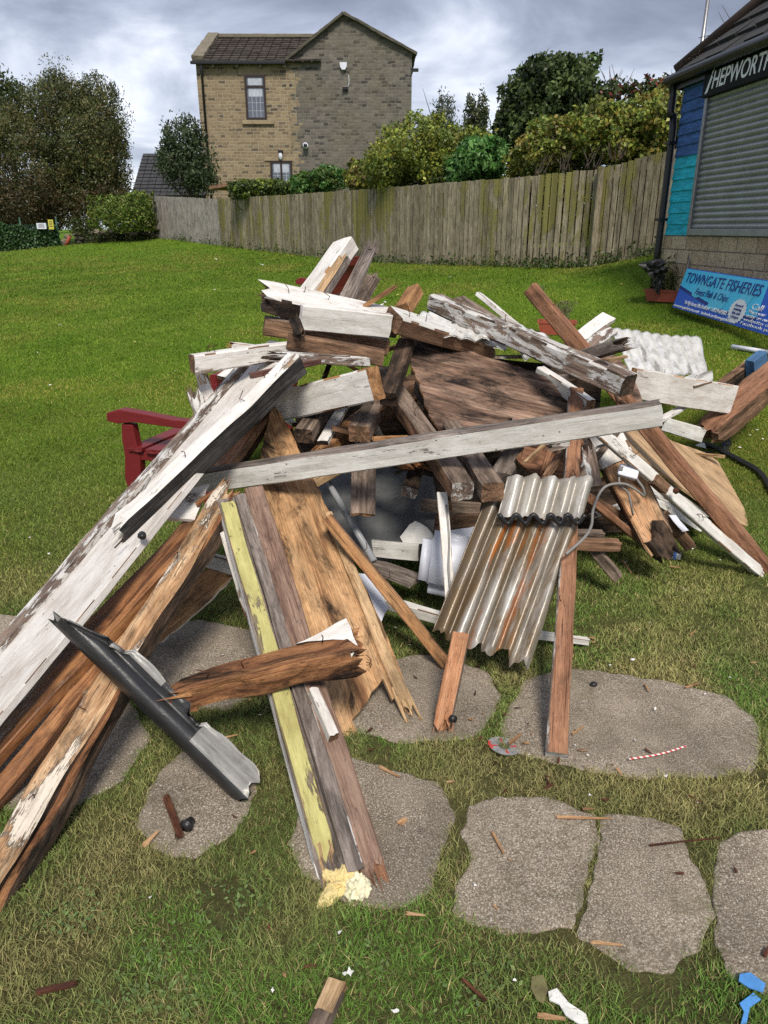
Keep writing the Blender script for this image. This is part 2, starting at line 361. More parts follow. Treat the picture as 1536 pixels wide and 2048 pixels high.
# ------------------------------------------------------------------ timber builder
UP = Vector((0, 0, 1))
def V3(a):
    return a if isinstance(a, Vector) else P(*a)
def beam(name, label, cat, A, B, w, h, mat, ref='up', roll=0, sides=None, e0='cut', e1='cut', wob=.004, bend=0.0, seg=None,
         parent=None, group=None, em=None, taper=1.0):
    """a timber from A to B; local X along it, local Z its upper face; e0/e1: cut, rag (broken), rot"""
    A = V3(A); B = V3(B); Lh = (B - A).length
    mid = (A + B) / 2
    if isinstance(ref, Vector): rf = ref
    elif ref == 'cam': rf = (Vector((0, 0, EYE)) - mid).normalized()
    else: rf = UP
    X, Y, Z = frame(A, B, rf)
    if roll:
        q = Matrix.Rotation(R(roll), 3, X); Y = q @ Y; Z = q @ Z
    mw = mat3(X, Y, Z, mid)
    seg = max(seg or 0, 5, int(Lh / .05))
    c = min(w, h) * .09
    mats = [M[mat]]; mi = {}
    for k, mm in (sides or {}).items():
        if M[mm] not in mats: mats.append(M[mm])
        mi[k] = mats.index(M[mm])
    em = em or {'white': 'brown', 'whitepeel': 'browngrey', 'whitegrey': 'grey', 'whitepink': 'brown'}.get(mat, mat)
    if M[em] not in mats: mats.append(M[em])
    for k in ('e0', 'e1'): mi.setdefault(k, mats.index(M[em]))
    hw, hh = w / 2, h / 2
    # perimeter: bottom(-z), right(+y), top(+z), left(-y); four points a side
    fr = [-1, -.35, .35, 1]
    per = []
    for t in fr: per.append((t * (hw - c), -hh, '-z'))
    for t in fr: per.append((hw, t * (hh - c), '+y'))
    for t in fr: per.append((-t * (hw - c), hh, '+z'))
    for t in fr: per.append((-hw, -t * (hh - c), '-y'))
    m = len(per); sd = random.random() * 100
    verts = []; ph = random.random() * 6
    _k = min(1.0, max(w, h) / .09); rough = {'cut': .004, 'rag': .05 * _k, 'rot': .035 * _k}
    e0d = [random.uniform(-1, 1) * rough[e0] for _ in per]; e1d = [random.uniform(-1, 1) * rough[e1] for _ in per]
    for i in range(seg + 1):
        t = i / seg; x = (t - .5) * Lh
        k = 1 + (taper - 1) * t
        bz = bend * math.sin(math.pi * t)
        for j, (y, z, s) in enumerate(per):
            n = mnoise.noise_vector(Vector((x * 6 + sd, y * 30, z * 30 + sd)))
            n2 = mnoise.noise_vector(Vector((x * 2 + sd * 2, y * 4, z * 4)))
            dx = 0
            if i == 0: dx = e0d[j]
            if i == seg: dx = e1d[j]
            sh = 1.0
            if (i == 0 and e0 != 'cut') or (i == seg and e1 != 'cut'): sh = random.uniform(.62, 1.0)
            verts.append((x + dx, (y * k * sh) + n.x * wob + n2.y * wob * 2, (z * k * sh) + n.z * wob + n2.z * wob * 2 + bz))
    F = []; fm = []
    for i in range(seg):
        for j in range(m):
            j2 = (j + 1) % m
            F.append((i * m + j, i * m + j2, (i + 1) * m + j2, (i + 1) * m + j))
            s = per[j][2]; k_ = mi.get(s, 0)
            if j % 4 == 3 and em != mat and w > .03 and mat in ('white', 'whitegrey', 'whitepink', 'yellow', 'whitepeel') and mnoise.noise(Vector((i * .45 + sd, j * 3.1, 2))) > .06: k_ = mats.index(M[em])
            fm.append(k_)
    for e, i, sgn in (('e0', 0, 1), ('e1', seg, -1)):
        ce = len(verts); kind = e0 if e == 'e0' else e1
        ins = {'cut': .002, 'rag': .05 * _k, 'rot': .06 * _k}[kind]
        bz = 0
        verts.append((((i / seg) - .5) * Lh + sgn * ins, 0, bz))
        for j in range(m):
            j2 = (j + 1) % m
            F.append((ce, i * m + j2, i * m + j) if e == 'e0' else (ce, i * m + j, i * m + j2)); fm.append(mi[e])
        if kind in ('rag', 'rot'):          # splinters
            for _ in range(14 if kind == 'rag' else 9):
                y0 = random.uniform(-.9, .9) * hw; z0 = random.uniform(-.9, .9) * hh
                ms_ = min(1.0, max(w, h) / .09); ln = random.uniform(.015, .075) * (1 if kind == 'rag' else .6) * ms_; th = random.uniform(.003, .009) * ms_
                xe = ((i / seg) - .5) * Lh; b0 = len(verts)
                yy = random.uniform(-.3, .3) * ln; zz = random.uniform(-.3, .3) * ln
                for dy, dz in ((-th, -th * .5), (th, -th * .5), (0, th)):
                    verts.append((xe + sgn * .05 * _k, y0 + dy, z0 + dz))
                verts.append((xe - sgn * ln, y0 + yy, z0 + zz))
                for a, b_ in ((0, 1), (1, 2), (2, 0)):
                    F.append((b0 + a, b0 + b_, b0 + 3)); fm.append(mi[e])
    o = mk(name, verts, F, mats, fm, parent, mw)
    if label: tag(o, label, cat, group)
    return o
def plane_at(a, b, c):
    A, B, C_ = P(*a), P(*b), P(*c); n = (B - A).cross(C_ - A).normalized(); return A, n
def on_plane(px, py, pl):
    A, n = pl; d = ray(px, py); o = Vector((0, 0, EYE)); t = (A - o).dot(n) / d.dot(n); return o + d * t
def panel(name, label, cat, pix, pl, thick, mat, grain=None, jag=.004, parent=None, group=None, edge=None, bow=0.0):
    """a flat board cut to an outline, lying in a plane of its own, grain along the given photo direction"""
    pl = plane_at(*pl); pts = [on_plane(x, y, pl) for x, y in pix]; n = pl[1]
    if n.dot(Vector((0, 0, EYE)) - pts[0]) < 0: n = -n
    if grain: g = on_plane(*grain[1], pl) - on_plane(*grain[0], pl)
    else: g = pts[1] - pts[0]
    X = g.normalized(); Z = n; Y = Z.cross(X); ctr = sum(pts, Vector()) / len(pts)
    mw = mat3(X, Y, Z, ctr); inv = mw.inverted()
    loc = [inv @ p for p in pts]; out = []
    for i, p in enumerate(loc):
        q = loc[(i + 1) % len(loc)]; ns = max(1, int((q - p).length / .035))
        for k in range(ns):
            v = p.lerp(q, k / ns); out.append(Vector((v.x + random.uniform(-jag, jag), v.y + random.uniform(-jag, jag), 0)))
    k = len(out)
    verts = [(v.x, v.y, bow * v.x * v.x) for v in out] + [(v.x, v.y, bow * v.x * v.x - thick) for v in out]
    area = sum(out[i].x * out[(i + 1) % k].y - out[(i + 1) % k].x * out[i].y for i in range(k))
    idx = list(range(k)) if area > 0 else list(range(k - 1, -1, -1))
    F = [tuple(idx), tuple(i + k for i in reversed(idx))]; fm = [0, 0]
    for a in range(k):
        i, j = idx[a], idx[(a + 1) % k]; F.append((i, i + k, j + k, j)); fm.append(1)
    o = mk(name, verts, F, [M[mat], M[edge or mat]], fm, parent, mw)
    if label: tag(o, label, cat, group)
    return o
def corrugated(name, label, cat, TL, TR, BR, BL, n, amp, mat, parent=None, thick=.006, rag=(.01, .03), nv=26, dents=.01, group=None, phase=0.0):
    TL, TR, BR, BL = [V3(a) for a in (TL, TR, BR, BL)]
    ctr = (TL + TR + BR + BL) / 4
    X = ((BL - TL) + (BR - TR)).normalized(); Yr = (TR - TL); Z = Yr.cross(X).normalized() * -1
    Y = Z.cross(X)
    if Z.dot(Vector((0, 0, EYE)) - ctr) < 0: Z = -Z; Y = Z.cross(X)
    mw = mat3(X, Y, Z, ctr); inv = mw.inverted(); nu = n * 12
    sd_ = random.random() * 50; jg = lambda i, k: (mnoise.noise(Vector((i * .13, sd_, k))) * 1.6 + mnoise.noise(Vector((i * .5, sd_, k + 5))) * .7)
    ra = [rag[0] * jg(i, 1) for i in range(nu + 1)]; rb = [rag[1] * jg(i, 9) for i in range(nu + 1)]
    verts = []
    for sgn in (0, 1):
        for j in range(nv + 1):
            v = j / nv
            for i in range(nu + 1):
                u = i / nu
                p = inv @ (TL.lerp(TR, u).lerp(BL.lerp(BR, u), v))
                q = mnoise.noise(Vector((p.x * 5, p.y * 5, 3.3)))
                z = p.z + amp * (2 * math.sqrt(math.cos(math.pi * (u * n + phase + .5)) ** 2 * .95 + .05) - 1.2) + q * dents - sgn * thick
                x = p.x + (ra[i] if j == 0 else 0) + (rb[i] if j == nv else 0)
                verts.append((x, p.y, z))
    a = (nv + 1) * (nu + 1); F = []
    for j in range(nv):
        for i in range(nu):
            q = (j * (nu + 1) + i, (j + 1) * (nu + 1) + i, (j + 1) * (nu + 1) + i + 1, j * (nu + 1) + i + 1)
            F.append(q); F.append(tuple(k + a for k in reversed(q)))
    def rim(l):
        for p, q in zip(l, l[1:]): F.append((p, q, q + a, p + a))
    rim([i for i in range(nu + 1)]); rim([nv * (nu + 1) + i for i in range(nu + 1)])
    rim([j * (nu + 1) for j in range(nv + 1)]); rim([j * (nu + 1) + nu for j in range(nv + 1)])
    o = mk(name, verts, F, M[mat], None, parent, mw, smooth=True)
    if label: tag(o, label, cat, group)
    return o
def tube(name, pts, r, mat, label=None, cat=None, parent=None, n=8, group=None, smooth=4, closed=False):
    pts = [V3(p) for p in pts]
    if smooth and len(pts) > 2:
        out = []
        for i in range(len(pts) - 1):
            p0 = pts[max(i - 1, 0)]; p1 = pts[i]; p2 = pts[i + 1]; p3 = pts[min(i + 2, len(pts) - 1)]
            for k in range(smooth):
                t = k / smooth
                out.append(.5 * ((2 * p1) + (p2 - p0) * t + (2 * p0 - 5 * p1 + 4 * p2 - p3) * t * t + (3 * p1 - p0 - 3 * p2 + p3) * t ** 3))
        out.append(pts[-1]); pts = out
    ctr = pts[0].copy(); verts = []; F = []; up = Vector((.3, .2, 1))
    rr = r if isinstance(r, (list, tuple)) else [r] * len(pts)
    if len(rr) != len(pts): rr = list(np.interp(np.linspace(0, 1, len(pts)), np.linspace(0, 1, len(rr)), rr))
    for i, p in enumerate(pts):
        t = (pts[min(i + 1, len(pts) - 1)] - pts[max(i - 1, 0)]).normalized()
        a = t.cross(up)
        if a.length < .05: a = t.cross(Vector((1, 0, 0)))
        a.normalize(); b_ = t.cross(a)
        for k in range(n):
            th = 2 * math.pi * k / n; verts.append(p - ctr + (a * math.cos(th) + b_ * math.sin(th)) * rr[i])
    for i in range(len(pts) - 1):
        for k in range(n):
            k2 = (k + 1) % n; F.append((i * n + k, i * n + k2, (i + 1) * n + k2, (i + 1) * n + k))
    F.append(tuple(range(n - 1, -1, -1))); F.append(tuple((len(pts) - 1) * n + k for k in range(n)))
    o = mk(name, verts, F, mat if not isinstance(mat, str) else M[mat], None, parent, Matrix.Translation(ctr), smooth=True)
    if label: tag(o, label, cat, group)
    return o
def box(name, lo, hi, mat, parent=None, bev=0.0, mw=None):
    (x0, y0, z0), (x1, y1, z1) = lo, hi
    vs = [(x0, y0, z0), (x1, y0, z0), (x1, y1, z0), (x0, y1, z0), (x0, y0, z1), (x1, y0, z1), (x1, y1, z1), (x0, y1, z1)]
    fs = [(3, 2, 1, 0), (4, 5, 6, 7), (0, 1, 5, 4), (1, 2, 6, 5), (2, 3, 7, 6), (3, 0, 4, 7)]
    o = mk(name, vs, fs, mat if not isinstance(mat, str) else M[mat], None, None, mw)
    if bev:
        md = o.modifiers.new('bevel', 'BEVEL'); md.width = bev; md.segments = 2
    if parent is not None: o.parent = parent      # coordinates are the parent's own
    return o
def lump(name, label, cat, ctr, rad, mat, group=None, parent=None, rough=.25, seg=3, seed=0, fq=3.0):
    bm = __import__('bmesh').new(); __import__('bmesh').ops.create_icosphere(bm, subdivisions=seg, radius=1)
    for v in bm.verts:
        n = mnoise.noise(v.co * fq + Vector((seed, seed * 2, 0))) + .5 * mnoise.noise(v.co * fq * 2.7 + Vector((seed, 0, 9)))
        v.co = v.co * (1 + rough * n * 1.6); v.co.x *= rad[0]; v.co.y *= rad[1]; v.co.z *= rad[2]
    me = bpy.data.meshes.new(name); bm.to_mesh(me); bm.free(); me.materials.append(M[mat] if isinstance(mat, str) else mat)
    o = bpy.data.objects.new(name, me); COL.objects.link(o); o.location = ctr
    if parent is not None: setparent(o, parent)
    if label: tag(o, label, cat, group)
    return o
def textmesh(name, body, u0, u1, v0, hgt, w, mat, parent, shear=0.0, bold=0.0):
    """flat lettering in the parent's local XY... laid in its XZ plane, facing -Y"""
    cu = bpy.data.curves.new(name, 'FONT'); cu.body = body; cu.shear = shear; cu.offset = bold; cu.extrude = .002
    t = bpy.data.objects.new(name + '_t', cu); COL.objects.link(t)
    bpy.context.view_layer.update()
    me = bpy.data.meshes.new_from_object(t.evaluated_get(bpy.context.evaluated_depsgraph_get()))
    bpy.data.objects.remove(t); bpy.data.curves.remove(cu)
    n = len(me.vertices); a = np.empty(n * 3); me.vertices.foreach_get('co', a); a = a.reshape(-1, 3)
    mn, mxx = a.min(0), a.max(0)
    a[:, 0] = u0 + (a[:, 0] - mn[0]) / (mxx[0] - mn[0]) * (u1 - u0)
    cap = .69
    z = v0 + a[:, 1] / cap * hgt; y = -w - a[:, 2]
    me.vertices.foreach_set('co', np.c_[a[:, 0], y, z].ravel()); me.update()
    me.materials.clear(); me.materials.append(mat)
    o = bpy.data.objects.new(name, me); COL.objects.link(o); o.parent = parent
    return o

# ------------------------------------------------------------------ foliage
def quads_mesh(name, V, F4, cols, mat, parent=None, tri=False, loc=None):
    k = 3 if tri else 4
    me = bpy.data.meshes.new(name); nv = len(V); nf = len(F4)
    me.vertices.add(nv); me.vertices.foreach_set('co', V.astype(np.float32).ravel())
    me.loops.add(nf * k); me.loops.foreach_set('vertex_index', F4.astype(np.int32).ravel())
    me.polygons.add(nf); me.polygons.foreach_set('loop_start', np.arange(0, nf * k, k, dtype=np.int32))
    me.update(calc_edges=True)
    at = me.attributes.new('tint', 'FLOAT_COLOR', 'POINT')
    at.data.foreach_set('color', np.c_[cols, np.ones(nv)].astype(np.float32).ravel())
    me.materials.append(mat); me.validate()
    o = bpy.data.objects.new(name, me); COL.objects.link(o)
    if loc is not None: o.location = loc
    if parent is not None: setparent(o, parent)
    return o
def unit(a): return a / np.maximum(np.linalg.norm(a, axis=1, keepdims=True), 1e-9)
def leaves(name, pos, size, cols, parent=None, aspect=.5, droop=0.0, outward=None, loc=None):
    n = len(pos); d = unit(RNG.normal(size=(n, 3)))
    if droop: d[:, 2] -= droop; d = unit(d)
    nr = RNG.normal(size=(n, 3))
    if outward is not None: nr = nr * .7 + outward * 1.0
    s = unit(np.cross(d, nr)); nn = np.cross(s, d)
    L = size * RNG.uniform(.6, 1.35, (n, 1)); Wd = L * aspect * .5
    V = np.stack([pos - d * L * .5, pos + s * Wd + nn * L * .08, pos + d * L * .5, pos - s * Wd + nn * L * .08], 1).reshape(-1, 3)
    F = np.arange(n * 4).reshape(n, 4)
    return quads_mesh(name, V, F, np.repeat(cols, 4, 0), M['leaf'], parent, loc=loc)
def blob(c, rad, n, p=2.0, clumps=60, cr=.22, inner=.25, zmin=None):
    """leaf places in clumps over a rounded (p=2) or boxy (p=4+) volume"""
    c = np.array(c); rad = np.array(rad)
    d = unit(RNG.normal(size=(clumps, 3))); r = (np.abs(d) ** p).sum(1) ** (-1 / p)
    cc = d * r[:, None] * RNG.uniform(.72, .98, (clumps, 1))
    k = RNG.integers(0, clumps, n); off = np.clip(RNG.normal(size=(n, 3)), -1.5, 1.5) * cr * RNG.uniform(.4, 1.0, clumps)[k][:, None]
    q = cc[k] + off
    ni = int(n * inner); di = unit(RNG.normal(size=(ni, 3))); ri = (np.abs(di) ** p).sum(1) ** (-1 / p)
    q[:ni] = di * (ri * RNG.uniform(.3, .92, ni))[:, None]
    out = unit(q)
    pos = c + q * rad
    return pos, k, out
def foliage(name, label, cat, blobs, n, leaf, pal, trunk=None, aspect=.5, droop=0.0, p=2.0, clumps=60, cr=.2, group=None, straw=0.0, inner=.25, part='crown', base=None, cvar=.35):
    """blobs: (px, py, Y, rx px, rz px, ry m). pal: list of leaf colours"""
    C0 = P(*blobs[0][:3])
    b0 = base or Vector((C0.x, C0.y, tz(C0.x, C0.y)))
    root = empty(name, b0); tag(root, label, cat, group)
    tot = sum(b[3] * b[4] for b in blobs); PS, KS, OS = [], [], []
    for i, b in enumerate(blobs):
        px, py, Y, rx, rz, ry = b; c = P(px, py, Y); D = Y * CT - (c.z - EYE) * ST
        k = D / FPX
        ps, kk, oo = blob(c, (rx * k, ry, rz * k), max(50, int(n * rx * rz / tot)), p, clumps, cr, inner)
        PS.append(ps); KS.append(kk + i * 1000); OS.append(oo)
    pos = np.concatenate(PS); ks = np.concatenate(KS); oo = np.concatenate(OS)
    keep = pos[:, 2] > tz(b0.x, b0.y) - .2
    pos, ks, oo = pos[keep], ks[keep], oo[keep]
    pal = np.array(pal); nC = ks.max() + 1; crand = RNG.uniform(1 - cvar, 1 + cvar, nC); cpal = RNG.integers(0, len(pal), nC)
    pick = np.where(RNG.random(len(pos)) < .55, cpal[ks], RNG.integers(0, len(pal), len(pos)))
    cols = pal[pick] * (crand[ks] * RNG.uniform(.65, 1.35, len(pos)))[:, None]
    leaves(part, pos, leaf, np.clip(cols, 0, 1), root, aspect, droop, oo)
    if trunk:
        for t in trunk: tube('trunk' if t is trunk[0] else 'limb', t[0], t[1], 'bark', parent=root, n=7, smooth=3)
    return root

# ------------------------------------------------------------------ stone house behind the fence
def stone_mat(name, cols, mortar, sc, dirtcol, dirt, band=None):
    m, nt, N, L, b = newmat(name); v = objvec(N, L, False)
    sp = N.new('ShaderNodeSeparateXYZ'); L.new(v, sp.inputs[0])
    cb = N.new('ShaderNodeCombineXYZ'); L.new(math2(N, L, 'ADD', sp.outputs['X'], sp.outputs['Y']), cb.inputs[0]); L.new(sp.outputs['Z'], cb.inputs[1])
    wob = noise(N, L, v, 3.0, 3, .5)
    vv = N.new('ShaderNodeVectorMath'); vv.operation = 'MULTIPLY_ADD'; vv.inputs[1].default_value = (.14, .11, 0)
    cw = N.new('ShaderNodeCombineXYZ'); L.new(wob, cw.inputs[0]); L.new(wob, cw.inputs[1]); L.new(cw.outputs[0], vv.inputs[0]); L.new(cb.outputs[0], vv.inputs[2])
    def brick(c1, c2, mo):
        br = N.new('ShaderNodeTexBrick'); br.inputs['Scale'].default_value = 1.0; br.inputs['Mortar Size'].default_value = .014 * sc
        br.inputs['Brick Width'].default_value = .31 * sc; br.inputs['Row Height'].default_value = .13 * sc; br.inputs['Bias'].default_value = 0.0
        br.inputs['Mortar Smooth'].default_value = .2; br.offset = .43; br.squash = .72; br.squash_frequency = 3
        br.inputs['Color1'].default_value = (*c1, 1); br.inputs['Color2'].default_value = (*c2, 1); br.inputs['Mortar'].default_value = (*mo, 1)
        L.new(vv.outputs[0], br.inputs['Vector']); return br
    br = brick(cols[0], cols[1], mortar); col = br.outputs['Color']
    rnd = brick((0, 0, 0), (1, 1, 1), (.5, .5, .5)).outputs['Color']
    col = mixc(N, L, ramp(N, L, rnd, [(.84, 0.0), (.95, .75)]), col, cols[2])
    if band:
        edge, c2s, mo2 = band
        b2 = brick(c2s[0], c2s[1], mo2); colb = mixc(N, L, ramp(N, L, rnd, [(.80, 0.0), (.95, .7)]), b2.outputs['Color'], c2s[2])
        e = math2(N, L, 'ADD', sp.outputs['X'], math2(N, L, 'MULTIPLY', math2(N, L, 'SUBTRACT', rnd, .5), .55))
        col = mixc(N, L, math2(N, L, 'LESS_THAN', e, edge), col, colb)
    d = noise(N, L, v, .8, 7, .65); col = mixc(N, L, ramp(N, L, d, [(.42, 0.0), (.68, dirt)]), col, dirtcol)
    f = noise(N, L, v, 14, 6, .7); col = mixc(N, L, .6, col, ramp(N, L, f, [(.3, .55), (.68, 1.2)]), 'MULTIPLY')
    L.new(col, b.inputs['Base Color']); b.inputs['Roughness'].default_value = .9
    bump(N, L, b, mixc(N, L, .35, math2(N, L, 'SUBTRACT', 1.0, br.outputs['Fac']), f), .7, .03)
    return m
CLEAN = ((.285, .215, .125), (.16, .115, .068), (.06, .048, .036)); CLEANM = (.33, .29, .22)
M['stone'] = stone_mat('clean_sandstone', CLEAN, CLEANM, 1.0, (.20, .15, .09), .35)
M['stonedark'] = stone_mat('sooty_sandstone', ((.165, .147, .125), (.078, .07, .062), (.024, .023, .024)), (.17, .155, .132), .95, (.13, .115, .07), .5, band=(P(592, 200, 36).x, CLEAN, CLEANM))
M['coping'] = plain('lichened_coping_stone', (.19, .165, .12), .9, .4, 3, bs=.5)
M['copingdark'] = plain('sooty_coping_stone', (.095, .085, .065), .9, .4, 3, bs=.5)
M['sill'] = plain('sandstone_sill', (.30, .235, .15), .9, .3, 4)
M['slate'] = wood('stone_roof_slates', (.085, .07, .06), (.13, .11, .09), (.04, .034, .03), stain=.5, gs=.3)
M['slateblue'] = plain('dark_roof_tiles', (.050, .050, .055), .8, .4, 4, bs=.4)
M['frame_dark'] = plain('dark_brown_frame', (.028, .018, .015), .4, .2)
M['ironblack'] = plain('black_guttering', (.016, .016, .017), .35, .2)
M['curtain'] = plain('net_curtain_behind_glass', (.42, .45, .52), .25, .3, 6, spec=.8)
M['glass'] = plain('dark_window_glass', (.10, .115, .15), .08, .2, 3, spec=.9)
M['signblack'] = plain('black_sign_board', (.014, .014, .015), .75, .2, spec=.15)
M['signwhite'] = plain('white_lettering', (.74, .76, .80), .5, .05)
def slope_tiles(name, e0, e1, r0, r1, n, th, mat, parent, jit=.02):
    """lapped courses from the eave line e0-e1 up to r0-r1"""
    nrm = (e1 - e0).cross(r0 - e0).normalized()
    if nrm.z < 0: nrm = -nrm
    V, F = [], []
    for k in range(n):
        a, b_ = k / n, (k + 1.25) / n
        pts = [e0.lerp(r0, a), e1.lerp(r1, a), e1.lerp(r1, min(b_, 1)), e0.lerp(r0, min(b_, 1))]
        m = max(2, int((pts[1] - pts[0]).length / .38))
        for q in range(m):
            u0, u1 = q / m, (q + 1) / m
            j = random.uniform(0, jit); jz = random.uniform(.8, 1.25) * th; dn = (e0 - r0).normalized() * j
            lo0, lo1 = pts[0].lerp(pts[1], u0 + .004) + dn, pts[0].lerp(pts[1], u1 - .004) + dn
            hi0, hi1 = pts[3].lerp(pts[2], u0 + .004), pts[3].lerp(pts[2], u1 - .004)
            i = len(V); V += [lo0 + nrm * jz, lo1 + nrm * jz, hi1, hi0, lo0, lo1]
            F += [(i, i + 1, i + 2, i + 3), (i, i + 4, i + 5, i + 1), (i + 1, i + 5, i + 2), (i, i + 3, i + 4)]
    i = len(V); V += [e0 - nrm * .03, e1 - nrm * .03, r1 - nrm * .03, r0 - nrm * .03]; F.append((i, i + 1, i + 2, i + 3))
    o0 = e0.copy()
    return mk(name, [v - o0 for v in V], F, mat, None, parent, Matrix.Translation(o0))
def prism_along(name, pts, nrm_off, w, th, mat, parent):
    """square bar through points (coping)"""
    a, b_ = pts
    return beam(name, None, None, a, b_, w, th, mat, parent=parent, wob=.01)
def house():
    Yf = 36.0; xl = P(397, 200, Yf).x; xm = P(577, 130, Yf).x; xr = P(823, 200, Yf).x
    ze = P(500, 124, Yf).z; zr = P(824, 106, Yf).z; za = P(688, 30, Yf).z; xa = P(688, 30, Yf).x; zb = 1.0
    zw = P(500, 74, Yf + 3.4).z
    h = empty('stone_house', Vector((xl, Yf, zb))); tag(h, 'two-storey stone house with half cleaned wall standing behind the long timber fence', 'house')
    D = 7.0
    # left wing
    V = [(xl, Yf, zb), (xm, Yf, zb), (xm, Yf, ze), (xl, Yf, ze), (xl, Yf + D, zb), (xl, Yf + D, ze), (xl, Yf + D / 2, zw), (xm, Yf + D, zb), (xm, Yf + D, ze)]
    F = [(0, 1, 2, 3), (4, 0, 3, 6, 5), (7, 4, 5, 8)]
    mk('wall', V, F, M['stone'], None, h)
    # gable block
    Yg = Yf - .03; Db = 9.0
    V = [(xm, Yg, zb), (xr, Yg, zb), (xr, Yg, zr), (xa, Yg, za), (xm, Yg, ze + .05), (xm, Yf + Db, zb), (xr, Yf + Db, zb), (xr, Yf + Db, zr), (xa, Yf + Db, za), (xm, Yf + Db, ze + .05)]
    F = [(0, 1, 2, 3, 4), (1, 6, 7, 2), (6, 5, 9, 8, 7), (5, 0, 4, 9)]
    mk('gable_wall', V, F, M['stonedark'], None, h)
    A = Vector
    slope_tiles('roof', A((xl - .1, Yf - .28, ze - .02)), A((xm + 1.4, Yf - .28, ze - .02)), A((xl - .1, Yf + D / 2, zw)), A((xm + 1.4, Yf + D / 2, zw)), 11, .07, M['slate'], h)
    slope_tiles('roof', A((xr + .15, Yg + .1, zr - .05)), A((xr + .15, Yf + Db, zr - .05)), A((xa, Yg + .1, za - .05)), A((xa, Yf + Db, za - .05)), 11, .05, M['slate'], h)
    slope_tiles('roof', A((xm - .15, Yf + Db, ze - .05)), A((xm - .15, Yg + .1, ze - .05)), A((xa, Yf + Db, za - .05)), A((xa, Yg + .1, za - .05)), 11, .05, M['slate'], h)
    slope_tiles('roof', A((xl - .1, Yf + D + .3, ze)), A((xm + 1.4, Yf + D + .3, ze)), A((xl - .1, Yf + D / 2, zw)), A((xm + 1.4, Yf + D / 2, zw)), 11, .06, M['slate'], h)
    for a, b_ in (((xm - .25, Yg - .02, ze - .06), (xa, Yg - .02, za + .03)), ((xa, Yg - .02, za + .03), (xr + .2, Yg - .02, zr - .06))):
        beam('coping', None, None, A(a), A(b_), .4, .11, 'copingdark', parent=h, wob=.012)
    beam('coping', None, None, A((xl + .15, Yf - .3, ze + .1)), A((xl + .15, Yf + D / 2, zw + .12)), .5, .16, 'coping', parent=h, wob=.012)
    beam('ridge', None, None, A((xl, Yf + D / 2, zw + .06)), A((xm + 1.5, Yf + D / 2, zw + .06)), .26, .14, 'coping', parent=h)
    box('gutter', (xl - .15, Yf - .36, ze - .13), (xm - .1, Yf - .24, ze - .02), 'ironblack', None, .01); setparent(bpy.data.objects[-1], h) if False else None
    g = [o for o in COL.objects if o.name.startswith('gutter')][-1]; setparent(g, h)
    for k in range(4):
        x = xl + .7 + k * 1.0
        c = box('corbel', (x, Yf - .22, ze - .24), (x + .12, Yf - .001, ze - .13), 'coping'); setparent(c, h)
    tube('downpipe', [A((xl + .28, Yf - .3, ze - .1)), A((xl + .25, Yf - .1, ze - .45)), A((xl + .25, Yf - .1, zb + .3))], .055, 'ironblack', parent=h, smooth=1)
    def win(name, px0, px1, py0, py1, bars, cross=()):
        a, b_ = P(px0, py1, Yf), P(px1, py0, Yf); x0, x1, z0, z1 = a.x, b_.x, a.z, b_.z
        t = .085; V, F = [], []
        def bx(xa_, xb_, za_, zb_, y0=-.07, y1=.02):
            i = len(V)
            V.extend([(xa_, y0, za_), (xb_, y0, za_), (xb_, y0, zb_), (xa_, y0, zb_), (xa_, y1, za_), (xb_, y1, za_), (xb_, y1, zb_), (xa_, y1, zb_)])
            F.extend([(i, i + 1, i + 2, i + 3), (i + 1, i + 5, i + 6, i + 2), (i + 4, i, i + 3, i + 7), (i + 3, i + 2, i + 6, i + 7), (i + 1, i, i + 4, i + 5)])
        w, hh = x1 - x0, z1 - z0
        bx(0, t, 0, hh); bx(w - t, w, 0, hh); bx(t, w - t, 0, t); bx(t, w - t, hh - t, hh)
        for bz in bars: bx(t, w - t, hh * bz - t / 2, hh * bz + t / 2)
        for bx_ in cross: bx(w * bx_ - t / 2, w * bx_ + t / 2, t, hh - t)
        fr = mk(name, V, F, M['frame_dark'], None, h, Matrix.Translation((x0, Yf - .03, z0)))
        pane = mk('pane', [(t, -.02, t), (w - t, -.02, t), (w - t, -.02, hh - t), (t, -.02, hh - t)], [(0, 1, 2, 3)], M['glass']); pane.parent = fr
        cu = mk('curtain', [(t + .06, -.026, hh * .52), (w - t - .06, -.026, hh * .52), (w - t - .06, -.026, hh - t - .02), (t + .06, -.026, hh - t - .02)], [(0, 1, 2, 3)], M['curtain']); cu.parent = fr
        V2, F2 = [], []
        for gx in (.32, .52, .72):
            i = len(V2); V2 += [(w * gx - .009, -.032, t), (w * gx + .009, -.032, t), (w * gx + .009, -.032, hh * .7), (w * gx - .009, -.032, hh * .7)]; F2.append((i, i + 1, i + 2, i + 3))
        for gz in (.2, .38):
            i = len(V2); V2 += [(t, -.033, hh * gz - .009), (w - t, -.033, hh * gz - .009), (w - t, -.033, hh * gz + .009), (t, -.033, hh * gz + .009)]; F2.append((i, i + 1, i + 2, i + 3))
        gb = mk('glazing_bars', V2, F2, M['curtain']); gb.parent = fr
        return x0, x1, z0, z1
    x0, x1, z0, z1 = win('window', 494, 530, 150, 240, (.74,))
    s = box('sill', (x0 - .2, Yf - .11, z0 - .17), (x1 + .3, Yf - .001, z0 - .01), 'sill', None, .01); setparent(s, h)
    s = box('lintel', (x0 - .25, Yf - .03, z1 + .01), (x1 + .25, Yf - .001, z1 + .3), 'sill'); setparent(s, h)
    x0, x1, z0, z1 = win('window', 543, 584, 322, 370, (), (.5,))
